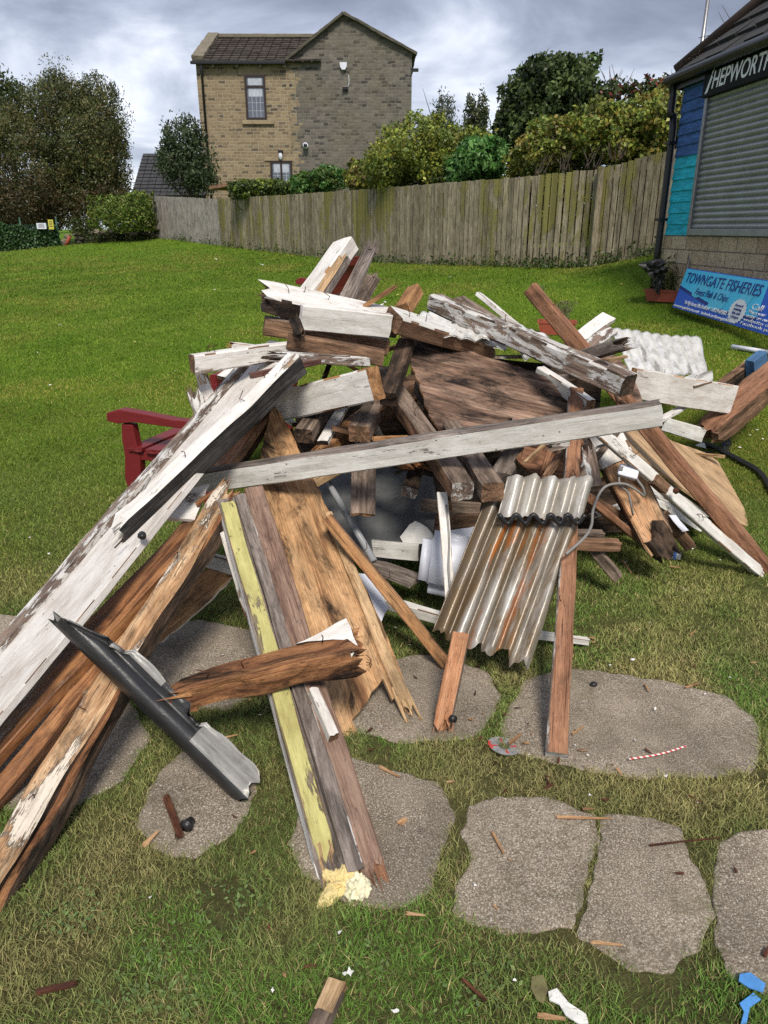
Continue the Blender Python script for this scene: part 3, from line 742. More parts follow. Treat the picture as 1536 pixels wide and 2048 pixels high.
    s = box('lintel', (x0 - .25, Yf - .05, z1 + .01), (x1 + .02, Yf - .001, z1 + .17), 'sill'); setparent(s, h)
    c = P(561, 312, Yf - .15); o = lump('wall_lamp', None, None, c, (.09, .09, .16), 'plastic_white', rough=.05); setparent(o, h)
    c = P(561, 304, Yf - .15); o = box('lamp_cap', (c.x - .1, c.y - .1, c.z), (c.x + .1, Yf - .001, c.z + .07), 'ironblack'); setparent(o, h)
    c = P(687, 133, Yf)                      # alarm box: shield outline
    pts = [(-.15, .13), (.15, .13), (.14, -.02), (.07, -.14), (-.07, -.14), (-.14, -.02)]
    V = [(x, -.14, z) for x, z in pts] + [(x, 0, z) for x, z in pts]; k = 6
    F = [tuple(reversed(range(k)))] + [(i, (i + 1) % k, (i + 1) % k + k, i + k) for i in range(k)]
    mk('alarm_box', V, F, M['plastic_white'], None, h, Matrix.Translation((c.x, Yg - .001, c.z)))
    c = P(691, 178, Yf); o = box('floodlight', (c.x - .12, Yg - .15, c.z - .06), (c.x + .12, Yg - .001, c.z + .08), 'ironblack', None, .02); setparent(o, h)
    tube('cable', [P(697, 150, Yg - .01), P(698, 165, Yg - .01), P(695, 176, Yg - .01)], .012, 'plastic_white', parent=h)
    c = P(612, 292, Yg); tube('flue', [c + A((0, .02, 0)), c + A((0, -.25, 0))],   .12, 'plastic_white', parent=h, n=14, smooth=1)
    tube('flue_mouth', [c + A((0, -.2, 0)), c + A((0, -.26, 0))], .08, 'ironblack', parent=h, n=14, smooth=1)
    c = P(825, 141, Yf); o = box('bracket', (c.x - .05, Yg - .1, c.z - .06), (c.x + .25, Yg, c.z + .06), 'ironblack'); setparent(o, h)
house()
def outhouse():
    Y = 44.0; a = P(268, 392, Y); b_ = P(352, 306, Y + 2.5); x0, x1 = P(262, 392, Y).x, P(420, 392, Y).x
    e = empty('slate_roofed_outbuilding', (x0, Y, 0)); tag(e, 'low building with dark tiled roof between the leafy trees left of the stone house', 'building')
    A = Vector; z0 = a.z; z1 = b_.z
    w = box('wall', (x0 + .2, Y + .2, .5), (x1, Y + 5.5, z0), 'stone'); setparent(w, e)
    xs = P(283, 306, Y + 2.5).x
    slope_tiles('roof', A((x0, Y, z0)), A((x1, Y, z0)), A((xs, Y + 2.8, z1)), A((x1, Y + 2.8, z1)), 12, .06, M['slateblue'], e)
    slope_tiles('roof', A((x0, Y + 5.6, z0)), A((x1, Y + 5.6, z0)), A((xs, Y + 2.8, z1)), A((x1, Y + 2.8, z1)), 12, .06, M['slateblue'], e)
outhouse()

# ------------------------------------------------------------------ timber fence in three runs
def fence_run(label, pts, mat, pitch, width, back=False):
    """pts: (px, py base, Y, py top)"""
    base = [P(x, y, Y) for x, y, Y, t in pts]; top = [P(x, t, Y).z for x, y, Y, t in pts]
    e = empty('timber_fence', base[0]); tag(e, label, 'fence')
    for i in range(len(base) - 1):
        a, b_ = base[i], base[i + 1]; d = Vector((b_.x - a.x, b_.y - a.y, 0)); Ln = d.length; d.normalize(); nrm = Vector((d.y, -d.x, 0))
        if nrm.y > 0: nrm = -nrm
        n = max(2, int(Ln / pitch)); V, F = [], []
        for k in range(n):
            s = (k + .5) / n * Ln; w = width * random.uniform(.9, 1.06) / 2; c = Vector((a.x, a.y, 0)) + d * s
            zb = tz(c.x, c.y) - .06; zt = top[i] + (top[i + 1] - top[i]) * s / Ln + random.uniform(-.010, .010)
            off = random.uniform(0, .010); tl = random.uniform(-.008, .008)
            q = len(V)
            for dz, sl in ((zb, 0), (zt, tl)):
                for ds, dn in ((-w, .018 + off), (w, .018 + off), (w, -.004 + off), (-w, -.004 + off)):
                    p = c + d * (ds + sl) + nrm * dn; V.append((p.x, p.y, dz))
            F += [(q, q + 1, q + 5, q + 4), (q + 1, q + 2, q + 6, q + 5), (q + 2, q + 3, q + 7, q + 6), (q + 3, q, q + 4, q + 7), (q + 4, q + 5, q + 6, q + 7)]
        if back:  # extra boards added behind the slats so the gaps read dark
            for k in range(n + 1):
                s = k / n * Ln; c = Vector((a.x, a.y, 0)) + d * s - nrm * .11; zb = tz(c.x, c.y) - .06; zt = top[i] + (top[i + 1] - top[i]) * s / Ln - .05; q = len(V)
                for dz in (zb, zt):
                    for ds, dn in ((-.05, .01), (.05, .01), (.05, -.01), (-.05, -.01)):
                        p = c + d * ds + nrm * dn; V.append((p.x, p.y, dz))
                F += [(q, q + 1, q + 5, q + 4), (q + 1, q + 2, q + 6, q + 5), (q + 2, q + 3, q + 7, q + 6), (q + 3, q, q + 4, q + 7), (q + 4, q + 5, q + 6, q + 7)]
        # grain runs along local X, so stand the panel's local X up
        loc = a.copy(); mw = mat3(Vector((0, 0, 1)), d, nrm if Vector((0, 0, 1)).cross(d).dot(nrm) > 0 else -nrm, loc); inv = mw.inverted()
        mk('slat_panel', [inv @ Vector(v) for v in V], F, M[mat], None, e, mw)
        for zf in (.18, .52, .85):
            A_ = Vector((a.x, a.y, a.z + (top[i] - a.z) * zf)) - nrm * .05; B_ = Vector((b_.x, b_.y, b_.z + (top[i + 1] - b_.z) * zf)) - nrm * .05
            beam('rail', None, None, A_, B_, .04, .09, mat, parent=e, seg=5)
        np_ = max(1, int(Ln / 2.9))
        for k in range(np_ + 1):
            s = k / np_ * Ln; c = Vector((a.x, a.y, 0)) + d * s - nrm * .18; zt = top[i] + (top[i + 1] - top[i]) * s / Ln
            beam('post', None, None, Vector((c.x, c.y, tz(c.x, c.y) - .05)), Vector((c.x, c.y, zt + random.uniform(-.05, .03))), .09, .09, mat, ref=Vector((1, 0, 0)), parent=e, seg=5)
    return e
e = fence_run('far run of silver-grey close boarded fence beside the clipped hedge', FENCE[:2], 'fencegrey', .115, .112)
fence_run('long weathered vertical slat fence with green algae below the stone house', FENCE[1:7], 'fence', .125, .104, True)
e = fence_run('short mossy slat fence run rising towards the kiosk', FENCE[6:], 'fence', .125, .102, True)
c = P(1183, 533, 13.5); t = P(1188, 333, 13.5)
beam('corner_post', None, None, c, Vector((c.x, c.y, t.z)), .10, .10, 'fence', ref=Vector((1, 0, 0)), parent=e)

# ------------------------------------------------------------------ kiosk on the right
def kiosk_mats():
    for key, c, st in (('kblue', (.055, .135, .37), .45), ('kcyan', (.022, .47, .62), .45)):
        M[key] = wood('painted_weatherboard_' + ('navy' if key == 'kblue' else 'turquoise'), c, tuple(x * 1.25 for x in c), tuple(x * .7 for x in c), stain=.3, gs=.5)
    M['shutter'] = plain('galvanised_shutter', (.30, .315, .315), .38, .25, 5, metal=.2)
    M['tile'] = plain('dark_concrete_tiles', (.042, .041, .042), .85, .5, 5, bs=.6)
    M['ridge'] = plain('red_brown_hip_tiles', (.065, .040, .032), .85, .5, 6, bs=.5)
    m, nt, N, L, b = newmat('split_face_blocks'); v = objvec(N, L, False)
    sp = N.new('ShaderNodeSeparateXYZ'); L.new(v, sp.inputs[0]); cb = N.new('ShaderNodeCombineXYZ')
    L.new(math2(N, L, 'ADD', sp.outputs['X'], sp.outputs['Y']), cb.inputs[0]); L.new(sp.outputs['Z'], cb.inputs[1])
    br = N.new('ShaderNodeTexBrick'); br.inputs['Scale'].default_value = 1; br.inputs['Mortar Size'].default_value = .007
    br.inputs['Brick Width'].default_value = .40; br.inputs['Row Height'].default_value = .165; br.inputs['Bias'].default_value = -.1
    br.inputs['Color1'].default_value = (.58, .46, .31, 1); br.inputs['Color2'].default_value = (.44, .32, .20, 1); br.inputs['Mortar'].default_value = (.20, .16, .12, 1)
    L.new(cb.outputs[0], br.inputs['Vector']); f = noise(N, L, v, 28, 7, .7); g = noise(N, L, v, 9, 5, .6)
    col = mixc(N, L, .75, br.outputs['Color'], ramp(N, L, f, [(.32, .5), (.68, 1.35)]), 'MULTIPLY')
    L.new(col, b.inputs['Base Color']); b.inputs['Roughness'].default_value = .95
    hh = mixc(N, L, .5, math2(N, L, 'MULTIPLY', math2(N, L, 'SUBTRACT', 1.0, br.outputs['Fac']), mixc(N, L, .5, f, g)), f)
    bump(N, L, b, hh, 1.0, .05); M['blocks'] = m
kiosk_mats()
KC = P(1333, 470, 10.4); KD = Vector((.084, -.996, 0)).normalized(); KN = Vector((-KD.y, KD.x, 0)) * -1   # along the front, out of the front
def kiosk():
    base = Vector((KC.x, KC.y, tz(KC.x, KC.y) - .1)); zg = base.z
    k = empty('kiosk', base); k.matrix_world = mat3(KD, -KN, Vector((0, 0, 1)), base)   # local x along the front, -y out, z up
    k.rotation_mode = 'XYZ'; bpy.context.view_layer.update()
    tag(k, 'blue weatherboarded kiosk with steel roller shutter under a dark tiled roof', 'kiosk')
    Z = lambda py, px=1333, Y=10.4: P(px, py, Y).z - zg
    zp = Z(470); zm = Z(316); zt = Z(160); Lf, Dp = 4.6, 4.0
    box('plinth', (-.02, -.02, 0), (Lf, Dp, zp), 'blocks', k)
    s0, s1 = .74, 3.9; zs = P(1400, 190, 9.68).z - zg
    def boards(name, za, zb, mat, x0, x1):
        V, F = [], []; n = max(1, round((zb - za) / .125)); h = (zb - za) / n
        for i in range(n):
            z = za + i * h; q = len(V)
            V += [(x0, -.030, z), (x1, -.030, z), (x1, -.012, z + h), (x0, -.012, z + h), (x0, 0, z), (x1, 0, z)]
            F += [(q, q + 1, q + 2, q + 3), (q, q + 4, q + 5, q + 1)]
            V += [(x0, 0, z + h), (x1, 0, z + h)]; F += [(q + 1, q + 5, q + 7, q + 2), (q + 4, q, q + 3, q + 6)]
        o = mk(name, V, F, M[mat]); o.parent = k
    boards('turquoise_boarding', zp, zm, 'kcyan', 0.01, s0 - .06); boards('navy_boarding', zm, zt, 'kblue', 0.01, s0 - .06)
    boards('turquoise_boarding', zp, zm, 'kcyan', s1 + .06, Lf); boards('navy_boarding', zm, zt, 'kblue', s1 + .06, Lf)
    box('wall', (.0, 0.001, zp), (Lf, Dp, zt + .05), 'kblue', k)
    # shutter: curved slats
    V, F = [], []; n = 22; h = (zs - zp - .07) / n; st = 6
    for i in range(n):
        for q in range(st + 1):
            t = q / st; z = zp + .07 + (i + t) * h; y = -.012 - .020 * math.sin(math.pi * min(1, t * 1.12)) if t < .9 else -.006
            V += [(s0, y, z), (s1, y, z)]
    m = len(V) // 2
    F = [(2 * i, 2 * i + 1, 2 * i + 3, 2 * i + 2) for i in range(m - 1)]
    o = mk('shutter', V, F, M['shutter'], smooth=False); o.parent = k
    b_ = box('bottom_rail', (s0, -.055, zp + .003), (s1, -.008, zp + .075), 'shutter', o, .004)
    fr = box('shutter_guide', (s0 - .06, -.06, zp), (s0 - .001, -.0005, zs), 'metal', k, .004)
    box('shutter_guide', (s1 + .001, -.06, zp), (s1 + .06, -.0005, zs), 'metal', k, .004)
    # sign board over the shutter
    sx0 = s0 - .06; sz0, sz1 = zs - .03, zt + .0
    sb = box('fascia_sign', (sx0, -.10, sz0), (s1, -.001, sz1), 'signblack', k, .008)
    hgt = (sz1 - sz0)
    xe = 2.10
    textmesh('sign_lettering', 'HEPWORTH', sx0 + .215, xe, sz0 + hgt * .22, hgt * .56, .101, M['signwhite'], sb, .22, .012)
    pts = [(.07, .10), (.13, .12), (.215, .62), (.195, .66), (.245, .93), (.205, .84), (.165, .60)]
    mk('sign_emblem', [(sx0 + x, -.105, sz0 + z * hgt) for x, z in pts], [tuple(range(len(pts)))], M['signwhite']).parent = sb
    # roof
    A = Vector; ov = .10; ol = .08; ez = zt + .06; rz = ez + 2.05; md = Dp / 2
    mw = k.matrix_world
    def T(x, y, z): return mw @ A((x, y, z))
    c = [(-ol, -ov), (Lf + ov, -ov), (Lf + ov, Dp + ov), (-ol, Dp + ov)]; ra, rb = (md, md), (Lf - md, md)
    for e0, e1, r0, r1 in ((c[0], c[1], ra, rb), (c[3], c[0], ra, ra), (c[2], c[3], rb, ra), (c[1], c[2], rb, rb)):
        slope_tiles('roof', T(*e0, ez), T(*e1, ez), T(*r0, rz), T(*r1, rz), 10, .05, M['tile'], k, .01)
    for a, b2 in ((c[0], ra), (c[1], rb), (c[2], rb), (c[3], ra)):
        tube('hip_tiles', [T(*a, ez + .05), T(*b2, rz + .05)], .075, 'ridge', parent=k, smooth=1)
    tube('ridge_tiles', [T(*ra, rz + .04), T(*rb, rz + .04)], .08, 'ridge', parent=k, smooth=1)
    box('soffit', (-ol + .02, -ov + .02, ez - .06), (Lf + ov - .02, Dp + ov - .02, ez - .01), 'ironblack', k)
    box('fascia_board', (-ol, -ov - .0, ez - .16), (Lf + ov, -ov + .019, ez - .005), 'ironblack', k)
    box('fascia_board', (-ol, -ov + .02, ez - .16), (-ol + .019, Dp + ov, ez - .005), 'ironblack', k)
    tube('gutter', [T(-ol - .08, -ov - .06, ez - .05), T(Lf + ov, -ov - .06, ez - .05)], .062, 'ironblack', parent=k, n=10, smooth=1)
    tube('downpipe', [T(-.10, -ov - .04, ez - .08), T(-.10, -ov + .0, ez - .22), T(-.06, -.12, ez - .45), T(-.05, -.07, ez - .62), T(-.05, -.07, .05)], .045, 'ironblack', parent=k, n=10, smooth=3)
    for z in (1.0, 1.9): box('pipe_clip', (-.11, -.13, z), (.03, -.001, z + .035), 'ironblack', k)
    w = beam('loose_batten', 'grey batten propped against the kiosk block plinth', 'batten', P(1388, 475, 9.75), P(1376, 545, 9.55), .06, .03, 'grey')
kiosk()

# banner board against the kiosk
def banner():
    A0 = P(1345, 614, 9.40); B0 = P(1536, 671, 6.95); C0 = P(1369, 535, 9.49)
    X = (B0 - A0).normalized(); v = C0 - A0; v = v - X * v.dot(X); Hh = v.length; Zv = v.normalized(); Yv = Zv.cross(X)
    Lt = (B0 - A0).length + .75; Lv = (B0 - A0).length * .86
    for key, c in (('sblue', (.018, .12, .64)), ('scyan', (.065, .56, .90)), ('sdark', (.008, .03, .20)), ('smid', (.02, .19, .62)), ('spale', (.10, .58, .86))):
        M[key] = plain('banner_print_' + key[1:], c, .35, .12, 3)
    rt = box('shop_banner', (0, 0, 0), (Lt, .02, Hh), 'sblue'); rt.matrix_world = mat3(X, Yv, Zv, A0)
    tag(rt, 'blue printed banner board lettered TOWNGATE FISHERIES leaning by the kiosk plinth', 'sign')
    def poly(name, pts, mat, y, par=rt):
        o = mk(name, [(x, y, z * Hh) for x, z in pts], [tuple(range(len(pts)))], M[mat]); o.parent = par; return o
    cur = lambda u, a=0: (.56 - .50 * math.sin(min(1, u / Lv * .9) * math.pi / 2 * 1.1) * .75 + .22 * max(0, u / Lv - .62) + a)
    us = [i / 24 * Lv for i in range(25)]
    poly('sky_print', [(u, cur(u)) for u in us] + [(Lv * .985, .98), (0.0, .98)], 'scyan', -.002)
    poly('wave_print', [(u, cur(u, -.07)) for u in us] + [(u, cur(u, -.012)) for u in reversed(us)], 'sdark', -.003)
    poly('wave_print', [(u, cur(u, -.15 + .05 * u / Lv)) for u in us[6:]] + [(u, cur(u, -.095)) for u in reversed(us[6:])], 'smid', -.0035)
    for px_, w_, z0, z1 in ((.20, .20, .40, .80), (.45, .22, .22, .95), (.75, .15, .4, .9)):
        poly('map_print', [(Lv * px_, z0), (Lv * (px_ + w_ * .3), z0 - .05), (Lv * (px_ + w_ * .8), z0 + .04), (Lv * (px_ + w_), z0 + .25), (Lv * (px_ + w_ * .7), z1), (Lv * (px_ + w_ * .2), z1 - .1)], 'spale', -.0045)
    textmesh('title_lettering', 'TOWNGATE FISHERIES', .10, Lv * .955, Hh * .665, Hh * .235, .005, M['sdark'], rt, .12, .004)
    textmesh('script_lettering', 'Finest Fish & Chips', Lv * .24, Lv * .66, Hh * .425, Hh * .15, .006, M['sdark'], rt, .35)
    textmesh('address_lettering', '96 High Street, Idle, Bradford  T: 01274 612032', Lv * .155, Lv * .70, Hh * .155, Hh * .085, .005, M['signwhite'], rt, 0, .01)
    textmesh('web_lettering', 'www.towngatefisheries.co.uk   facebook.com/towngatefisheries', .03, Lv * .82, Hh * .035, Hh * .065, .005, M['signwhite'], rt, 0, .008)
    n = 22; cx, cz = Lv * .80, .29
    badge = poly('badge', [(cx + (.155 if i % 2 else .135) * 1.25 * math.cos(math.pi * i / n), cz + (.27 if i % 2 else .235) * math.sin(math.pi * i / n)) for i in range(2 * n)], 'signwhite', -.006)
    for i, t in enumerate(('Award', 'winning', 'fish and', 'chips')):
        textmesh('badge_lettering', t, cx - .09, cx + .09, Hh * (.385 - i * .082), Hh * .055, .0085, M['sdark'], badge)
    for i, t in enumerate(('Call', 'Place your', 'order on our', 'website or', 'Facebook page')):
        textmesh('order_lettering', t, Lv * (.93 - .012 * i), Lv * (.93 - .012 * i) + (.22 + .12 * i), Hh * (.40 - i * .085), Hh * (.12 if i == 0 else .065), .007, M['signwhite'], rt, .1 if i == 0 else 0)
banner()
o = lump('black_bag', 'crumpled black plastic bag on the grass at the kiosk corner', 'bag', P(1308, 535, 9.9), (.14, .13, .085), 'plastic_black', rough=.5, seed=3)
o = lump('black_bag_tail', None, None, P(1318, 560, 9.85), (.06, .08, .12), 'plastic_black', rough=.6, seed=5, parent=o)

# pole and wires beyond
t = P(1379, -60, 24); b_ = P(1371, 330, 24)
tube('lamp_post', [Vector((b_.x, 24, tz(b_.x, 24))), Vector((b_.x + .02, 24, t.z))], [.075, .05], M['metal'], 'tall slim grey pole rising behind the kiosk roof', 'pole')

# ------------------------------------------------------------------ trees, hedges, shrubs
G1 = [(.050, .066, .018), (.080, .096, .026), (.105, .105, .034), (.062, .082, .030), (.11, .090, .035)]
GD = [(.020, .034, .010), (.034, .055, .015), (.050, .074, .021)]
GY = [(.18, .225, .032), (.13, .185, .03), (.25, .255, .042), (.075, .11, .02), (.19, .22, .042), (.24, .23, .045), (.16, .21, .042)]
GB = [(.07, .17, .035), (.04, .12, .024), (.11, .22, .06)]
def tr(px, py, Y, zt_px, r=.12, lean=0.0, n=1):
    """a trunk rising from the ground under a crown point, with limbs"""
    c = P(px, py, Y); b0 = Vector((c.x, c.y, tz(c.x, c.y) - .1)); out = [([b0, b0.lerp(c, .5) + Vector((lean * .3, 0, 0)), c + Vector((lean, 0, 0))], [r, r * .7, r * .25])]
    for i in range(n):
        a = random.uniform(0, 6.28); s = b0.lerp(c, random.uniform(.3, .6)); d = Vector((math.cos(a), math.sin(a) * .6, .9)) * (c - b0).length * .5
        out.append(([s, s + d * .5, s + d], [r * .5, r * .35, r * .08]))
    return out
foliage('birch_tree', 'large drooping reddish-green birch at the far left of the lawn', 'tree',
        [(60, 330, 37, 95, 105, 2.6), (140, 250, 38, 85, 95, 2.4), (205, 235, 38, 50, 75, 1.8), (215, 340, 37, 42, 85, 1.6), (110, 190, 39, 50, 40, 1.5), (175, 375, 37, 60, 60, 1.8), (10, 270, 38, 50, 70, 2), (240, 390, 37, 25, 40, 1), (100, 400, 37.5, 90, 60, 2.2), (30, 420, 38, 60, 50, 2), (190, 300, 37, 66, 90, 2)],
        100000, .135, G1, tr(125, 240, 37.5, 0, .22, .2, 6), .36, .7, 2.0, 55, .2, inner=.35)
foliage('dark_tree', 'darker tree behind the birch on the far left edge', 'tree', [(5, 190, 46, 40, 62, 2.0), (35, 215, 46, 30, 45, 1.6), (-40, 230, 46, 50, 90, 2)], 6000, .22, GD + G1[:2], tr(5, 190, 46, 0, .2, 0, 4), .45, .1)
foliage('brown_shrub', 'brownish shrub above the ivy covered mesh fence', 'shrub', [(40, 410, 34, 70, 50, 1.5), (85, 395, 34.5, 40, 45, 1.3), (-30, 400, 34, 60, 60, 1.5), (150, 425, 35, 60, 40, 1.3), (225, 415, 35.5, 50, 45, 1.3)], 15000, .13, [(.05, .04, .016), (.035, .04, .012), (.07, .05, .02)], tr(45, 400, 34, 0, .07, 0, 4), .4, .3)
foliage('small_tree', 'small upright grey-green tree against the left corner of the house', 'tree',
        [(377, 330, 32, 58, 56, 1.3), (365, 280, 32, 40, 42, 1.0), (400, 350, 32, 36, 40, 1.0), (342, 320, 32, 26, 46, .8), (385, 265, 32, 20, 28, .6)], 9000, .15, [(.035, .055, .022), (.055, .08, .035), (.075, .10, .05), (.03, .045, .014)], tr(377, 320, 32, 0, .1, 0, 6), .38, -.5, cr=.24)
def twigs(parent, px, py, Y, h_, n, r=.012, spread=.25):
    for i in range(n):
        a = P(px + random.uniform(-14, 14), py, Y); d = Vector((random.uniform(-spread, spread), random.uniform(-.2, .2), 1)) * h_ * random.uniform(.6, 1.1)
        tube('twig', [a, a + d * .5 + Vector((random.uniform(-.05, .05), 0, 0)), a + d], [r, r * .7, r * .3], 'bark', parent=parent, n=5, smooth=2)
foliage('clipped_hedge', 'clipped box-shaped green hedge at the left end of the fence', 'hedge', [(247, 428, 29.4, 56, 36, 1.4), (284, 424, 29.2, 24, 38, 1.2)], 24000, .075, [(.10, .165, .024), (.065, .115, .018), (.15, .205, .034), (.17, .195, .04)], tr(250, 440, 29.4, 0, .06, 0, 4), .6, 0, 9.0, 150, .05, inner=.35)
foliage('ground_cover_shrub', 'low straggly shrub under the clipped hedge', 'shrub', [(165, 452, 30.5, 30, 18, .8), (215, 478, 29.8, 36, 12, .6), (275, 478, 29.5, 30, 9, .5)], 4500, .09, [(.05, .07, .018), (.08, .085, .022), (.03, .045, .012)], tr(165, 455, 30.5, 0, .03, 0, 3), .5)
foliage('topiary_bush', 'small round yellow-green bush beside the clipped hedge', 'bush', [(184, 427, 30.2, 9, 9, .22)], 700, .07, GY[:3], tr(184, 430, 30.2, 0, .03), .5)
foliage('low_hedge', 'low dark hedge behind the fence left of the house window', 'hedge', [(512, 380, 25.5, 48, 20, .9), (560, 378, 25.2, 24, 17, .7)], 11000, .08, GY[:2] + GD[1:], tr(512, 385, 25.5, 0, .05, 0, 3), .6, 0, 3.2, 60, .16)
foliage('green_hedge', 'bright green leafy hedge below the ground floor window', 'hedge', [(620, 372, 23.0, 40, 24, .9), (655, 365, 22.5, 38, 28, .9)], 12000, .08, GB + [(.06, .11, .02), (.09, .13, .02)], tr(630, 375, 23, 0, .05, 0, 3), .6, 0, 3.0, 60, .16)
foliage('brown_hedge', 'pruned hedge with bare brown twigs in the middle of the fence', 'hedge', [(735, 358, 20.5, 44, 30, .9), (715, 350, 20.8, 25, 25, .7)], 11000, .08, GY + [(.16, .10, .05), (.12, .08, .04)], tr(730, 365, 20.5, 0, .05, 0, 3), .55, 0, 3.0, 60, .17)
foliage('golden_hedge', 'big rounded yellow-green bush beside the right edge of the house', 'hedge', [(845, 310, 18.5, 92, 66, 1.5), (780, 335, 18.8, 48, 48, 1.2), (925, 300, 18.3, 66, 42, 1.2), (900, 340, 18, 80, 40, 1.2), (890, 420, 18.9, 90, 60, .8), (1000, 410, 17.2, 60, 60, .7)], 46000, .082, GY, tr(850, 320, 18.5, 0, .08, 0, 5), .6, 0, 2.6, 80, .17)
foliage('laurel_bush', 'glossy bright green laurel in front of the golden bush', 'bush', [(950, 330, 17.0, 50, 46, .9), (985, 318, 17.0, 28, 40, .7), (915, 345, 17.0, 30, 30, .7)], 5200, .15, GB, tr(950, 340, 17, 0, .05, 0, 3), .42, -.2, 2.2, 60, .2)
foliage('round_tree', 'tall dense dark evergreen tree clipped round', 'tree', [(1103, 215, 19.5, 98, 92, 1.6), (1150, 250, 19.5, 60, 75, 1.3), (1040, 255, 19.5, 52, 70, 1.3), (1110, 150, 19.5, 70, 35, 1.1)], 34000, .12, GD + [(.065, .095, .028), (.09, .125, .038)], tr(1100, 230, 19.5, 0, .14, 0, 5) , .55, 0, 2.3, 110, .13, inner=.3)
r_ = foliage('tree_shoot', 'single leafy shoot sticking up from the round tree', 'shoot', [(1190, 125, 19.4, 9, 20, .15)], 70, .15, GD + GB, tr(1188, 110, 19.4, 0, .015), .5, 0, clumps=12, cr=.4)
foliage('autumn_hedge', 'wide yellowing hedge above the fence beside the kiosk', 'hedge', [(1120, 295, 15.6, 86, 52, 1.0), (1215, 262, 15.0, 80, 55, 1.0), (1310, 245, 14.4, 62, 55, 1.0), (1060, 320, 16, 44, 36, .8), (1290, 300, 14.4, 80, 40, .7), (1130, 400, 15.4, 90, 70, .7), (1270, 380, 14.6, 80, 75, .6)], 52000, .080, GY + [(.20, .15, .03)], tr(1200, 280, 15, 0, .06, 0, 6), .62, 0, 2.8, 80, .16)
tw = [o for o in COL.objects if o.get('label', '').startswith('wide yellowing')][0]
for x, y, Y in ((1130, 345, 14.2), (1180, 338, 13.9), (1235, 322, 13.6), (1080, 352, 14.6)): twigs(tw, x, y, Y, .35, 9, .009, .5)
sb = foliage('thin_shrub', 'sparse red-tipped shrub showing sky behind the kiosk downpipe', 'shrub', [(1230, 185, 17.5, 36, 22, .6), (1290, 180, 17, 30, 20, .6), (1325, 172, 17, 26, 18, .5)], 900, .12, GD + [(.05, .07, .02), (.16, .03, .02)], tr(1260, 190, 17.3, 0, .04, 0, 5), .55, 0, clumps=40, cr=.3)
twigs(sb, 1235, 200, 17.4, .65, 14, .010, .7)
foliage('distant_poplar', 'distant thin pale tree left of the two beyond the golden bush', 'tree', [(886, 232, 60, 22, 42, 1.0)], 900, .30, [(.10, .11, .08), (.07, .09, .05)], tr(886, 200, 60, 0, .1, 0, 5), .3, -.8, clumps=40, cr=.35)
foliage('distant_poplar', 'distant dense poplar right of the two beyond the golden bush', 'tree', [(940, 235, 58, 13, 36, .6), (962, 230, 58, 14, 44, .6), (952, 250, 58, 24, 30, .8)], 2200, .28, [(.055, .07, .03), (.07, .075, .03), (.04, .055, .02)], tr(955, 205, 58, 0, .1, 0, 4), .35, -.8, clumps=40, cr=.3)
def bare_tree():
    b0 = Vector((17.0, 23, tz(17, 23))); root = empty('bare_tree', b0); tag(root, 'leafless tree reaching over the kiosk roof', 'tree')
    tube('trunk', [b0, b0 + Vector((-.3, 0, 3)), b0 + Vector((-.6, 0, 6.0))], [.22, .16, .08], 'bark', parent=root)
    rnd = random.Random(4)
    def br(p, d, ln, r, dep):
        pts = [p]; q = p.copy(); dd = d.copy()
        for i in range(4):
            dd = (dd + Vector((rnd.uniform(-.25, .25), rnd.uniform(-.25, .25), rnd.uniform(-.12, .18)))).normalized(); q = q + dd * ln / 4; pts.append(q)
        tube('branch', pts, [r, r * .35], 'bark', parent=root, n=5, smooth=2)
        if dep:
            for i in range(4):
                k = rnd.randint(1, 4); nd = (d + Vector((rnd.uniform(-.9, .9), rnd.uniform(-.6, .6), rnd.uniform(-.5, .6)))).normalized(); br(pts[k], nd, ln * rnd.uniform(.25, .42), r * .5, dep - 1)
    for px, py in ((1440, 52), (1450, 20), (1470, -10), (1485, 30), (1520, -30)):
        s = b0 + Vector((-.5, 0, rnd.uniform(4.5, 6))); e_ = P(px + 30, py, 22.5); d = e_ - s; br(s, d.normalized(), d.length * .86, .045, 2)
bare_tree()

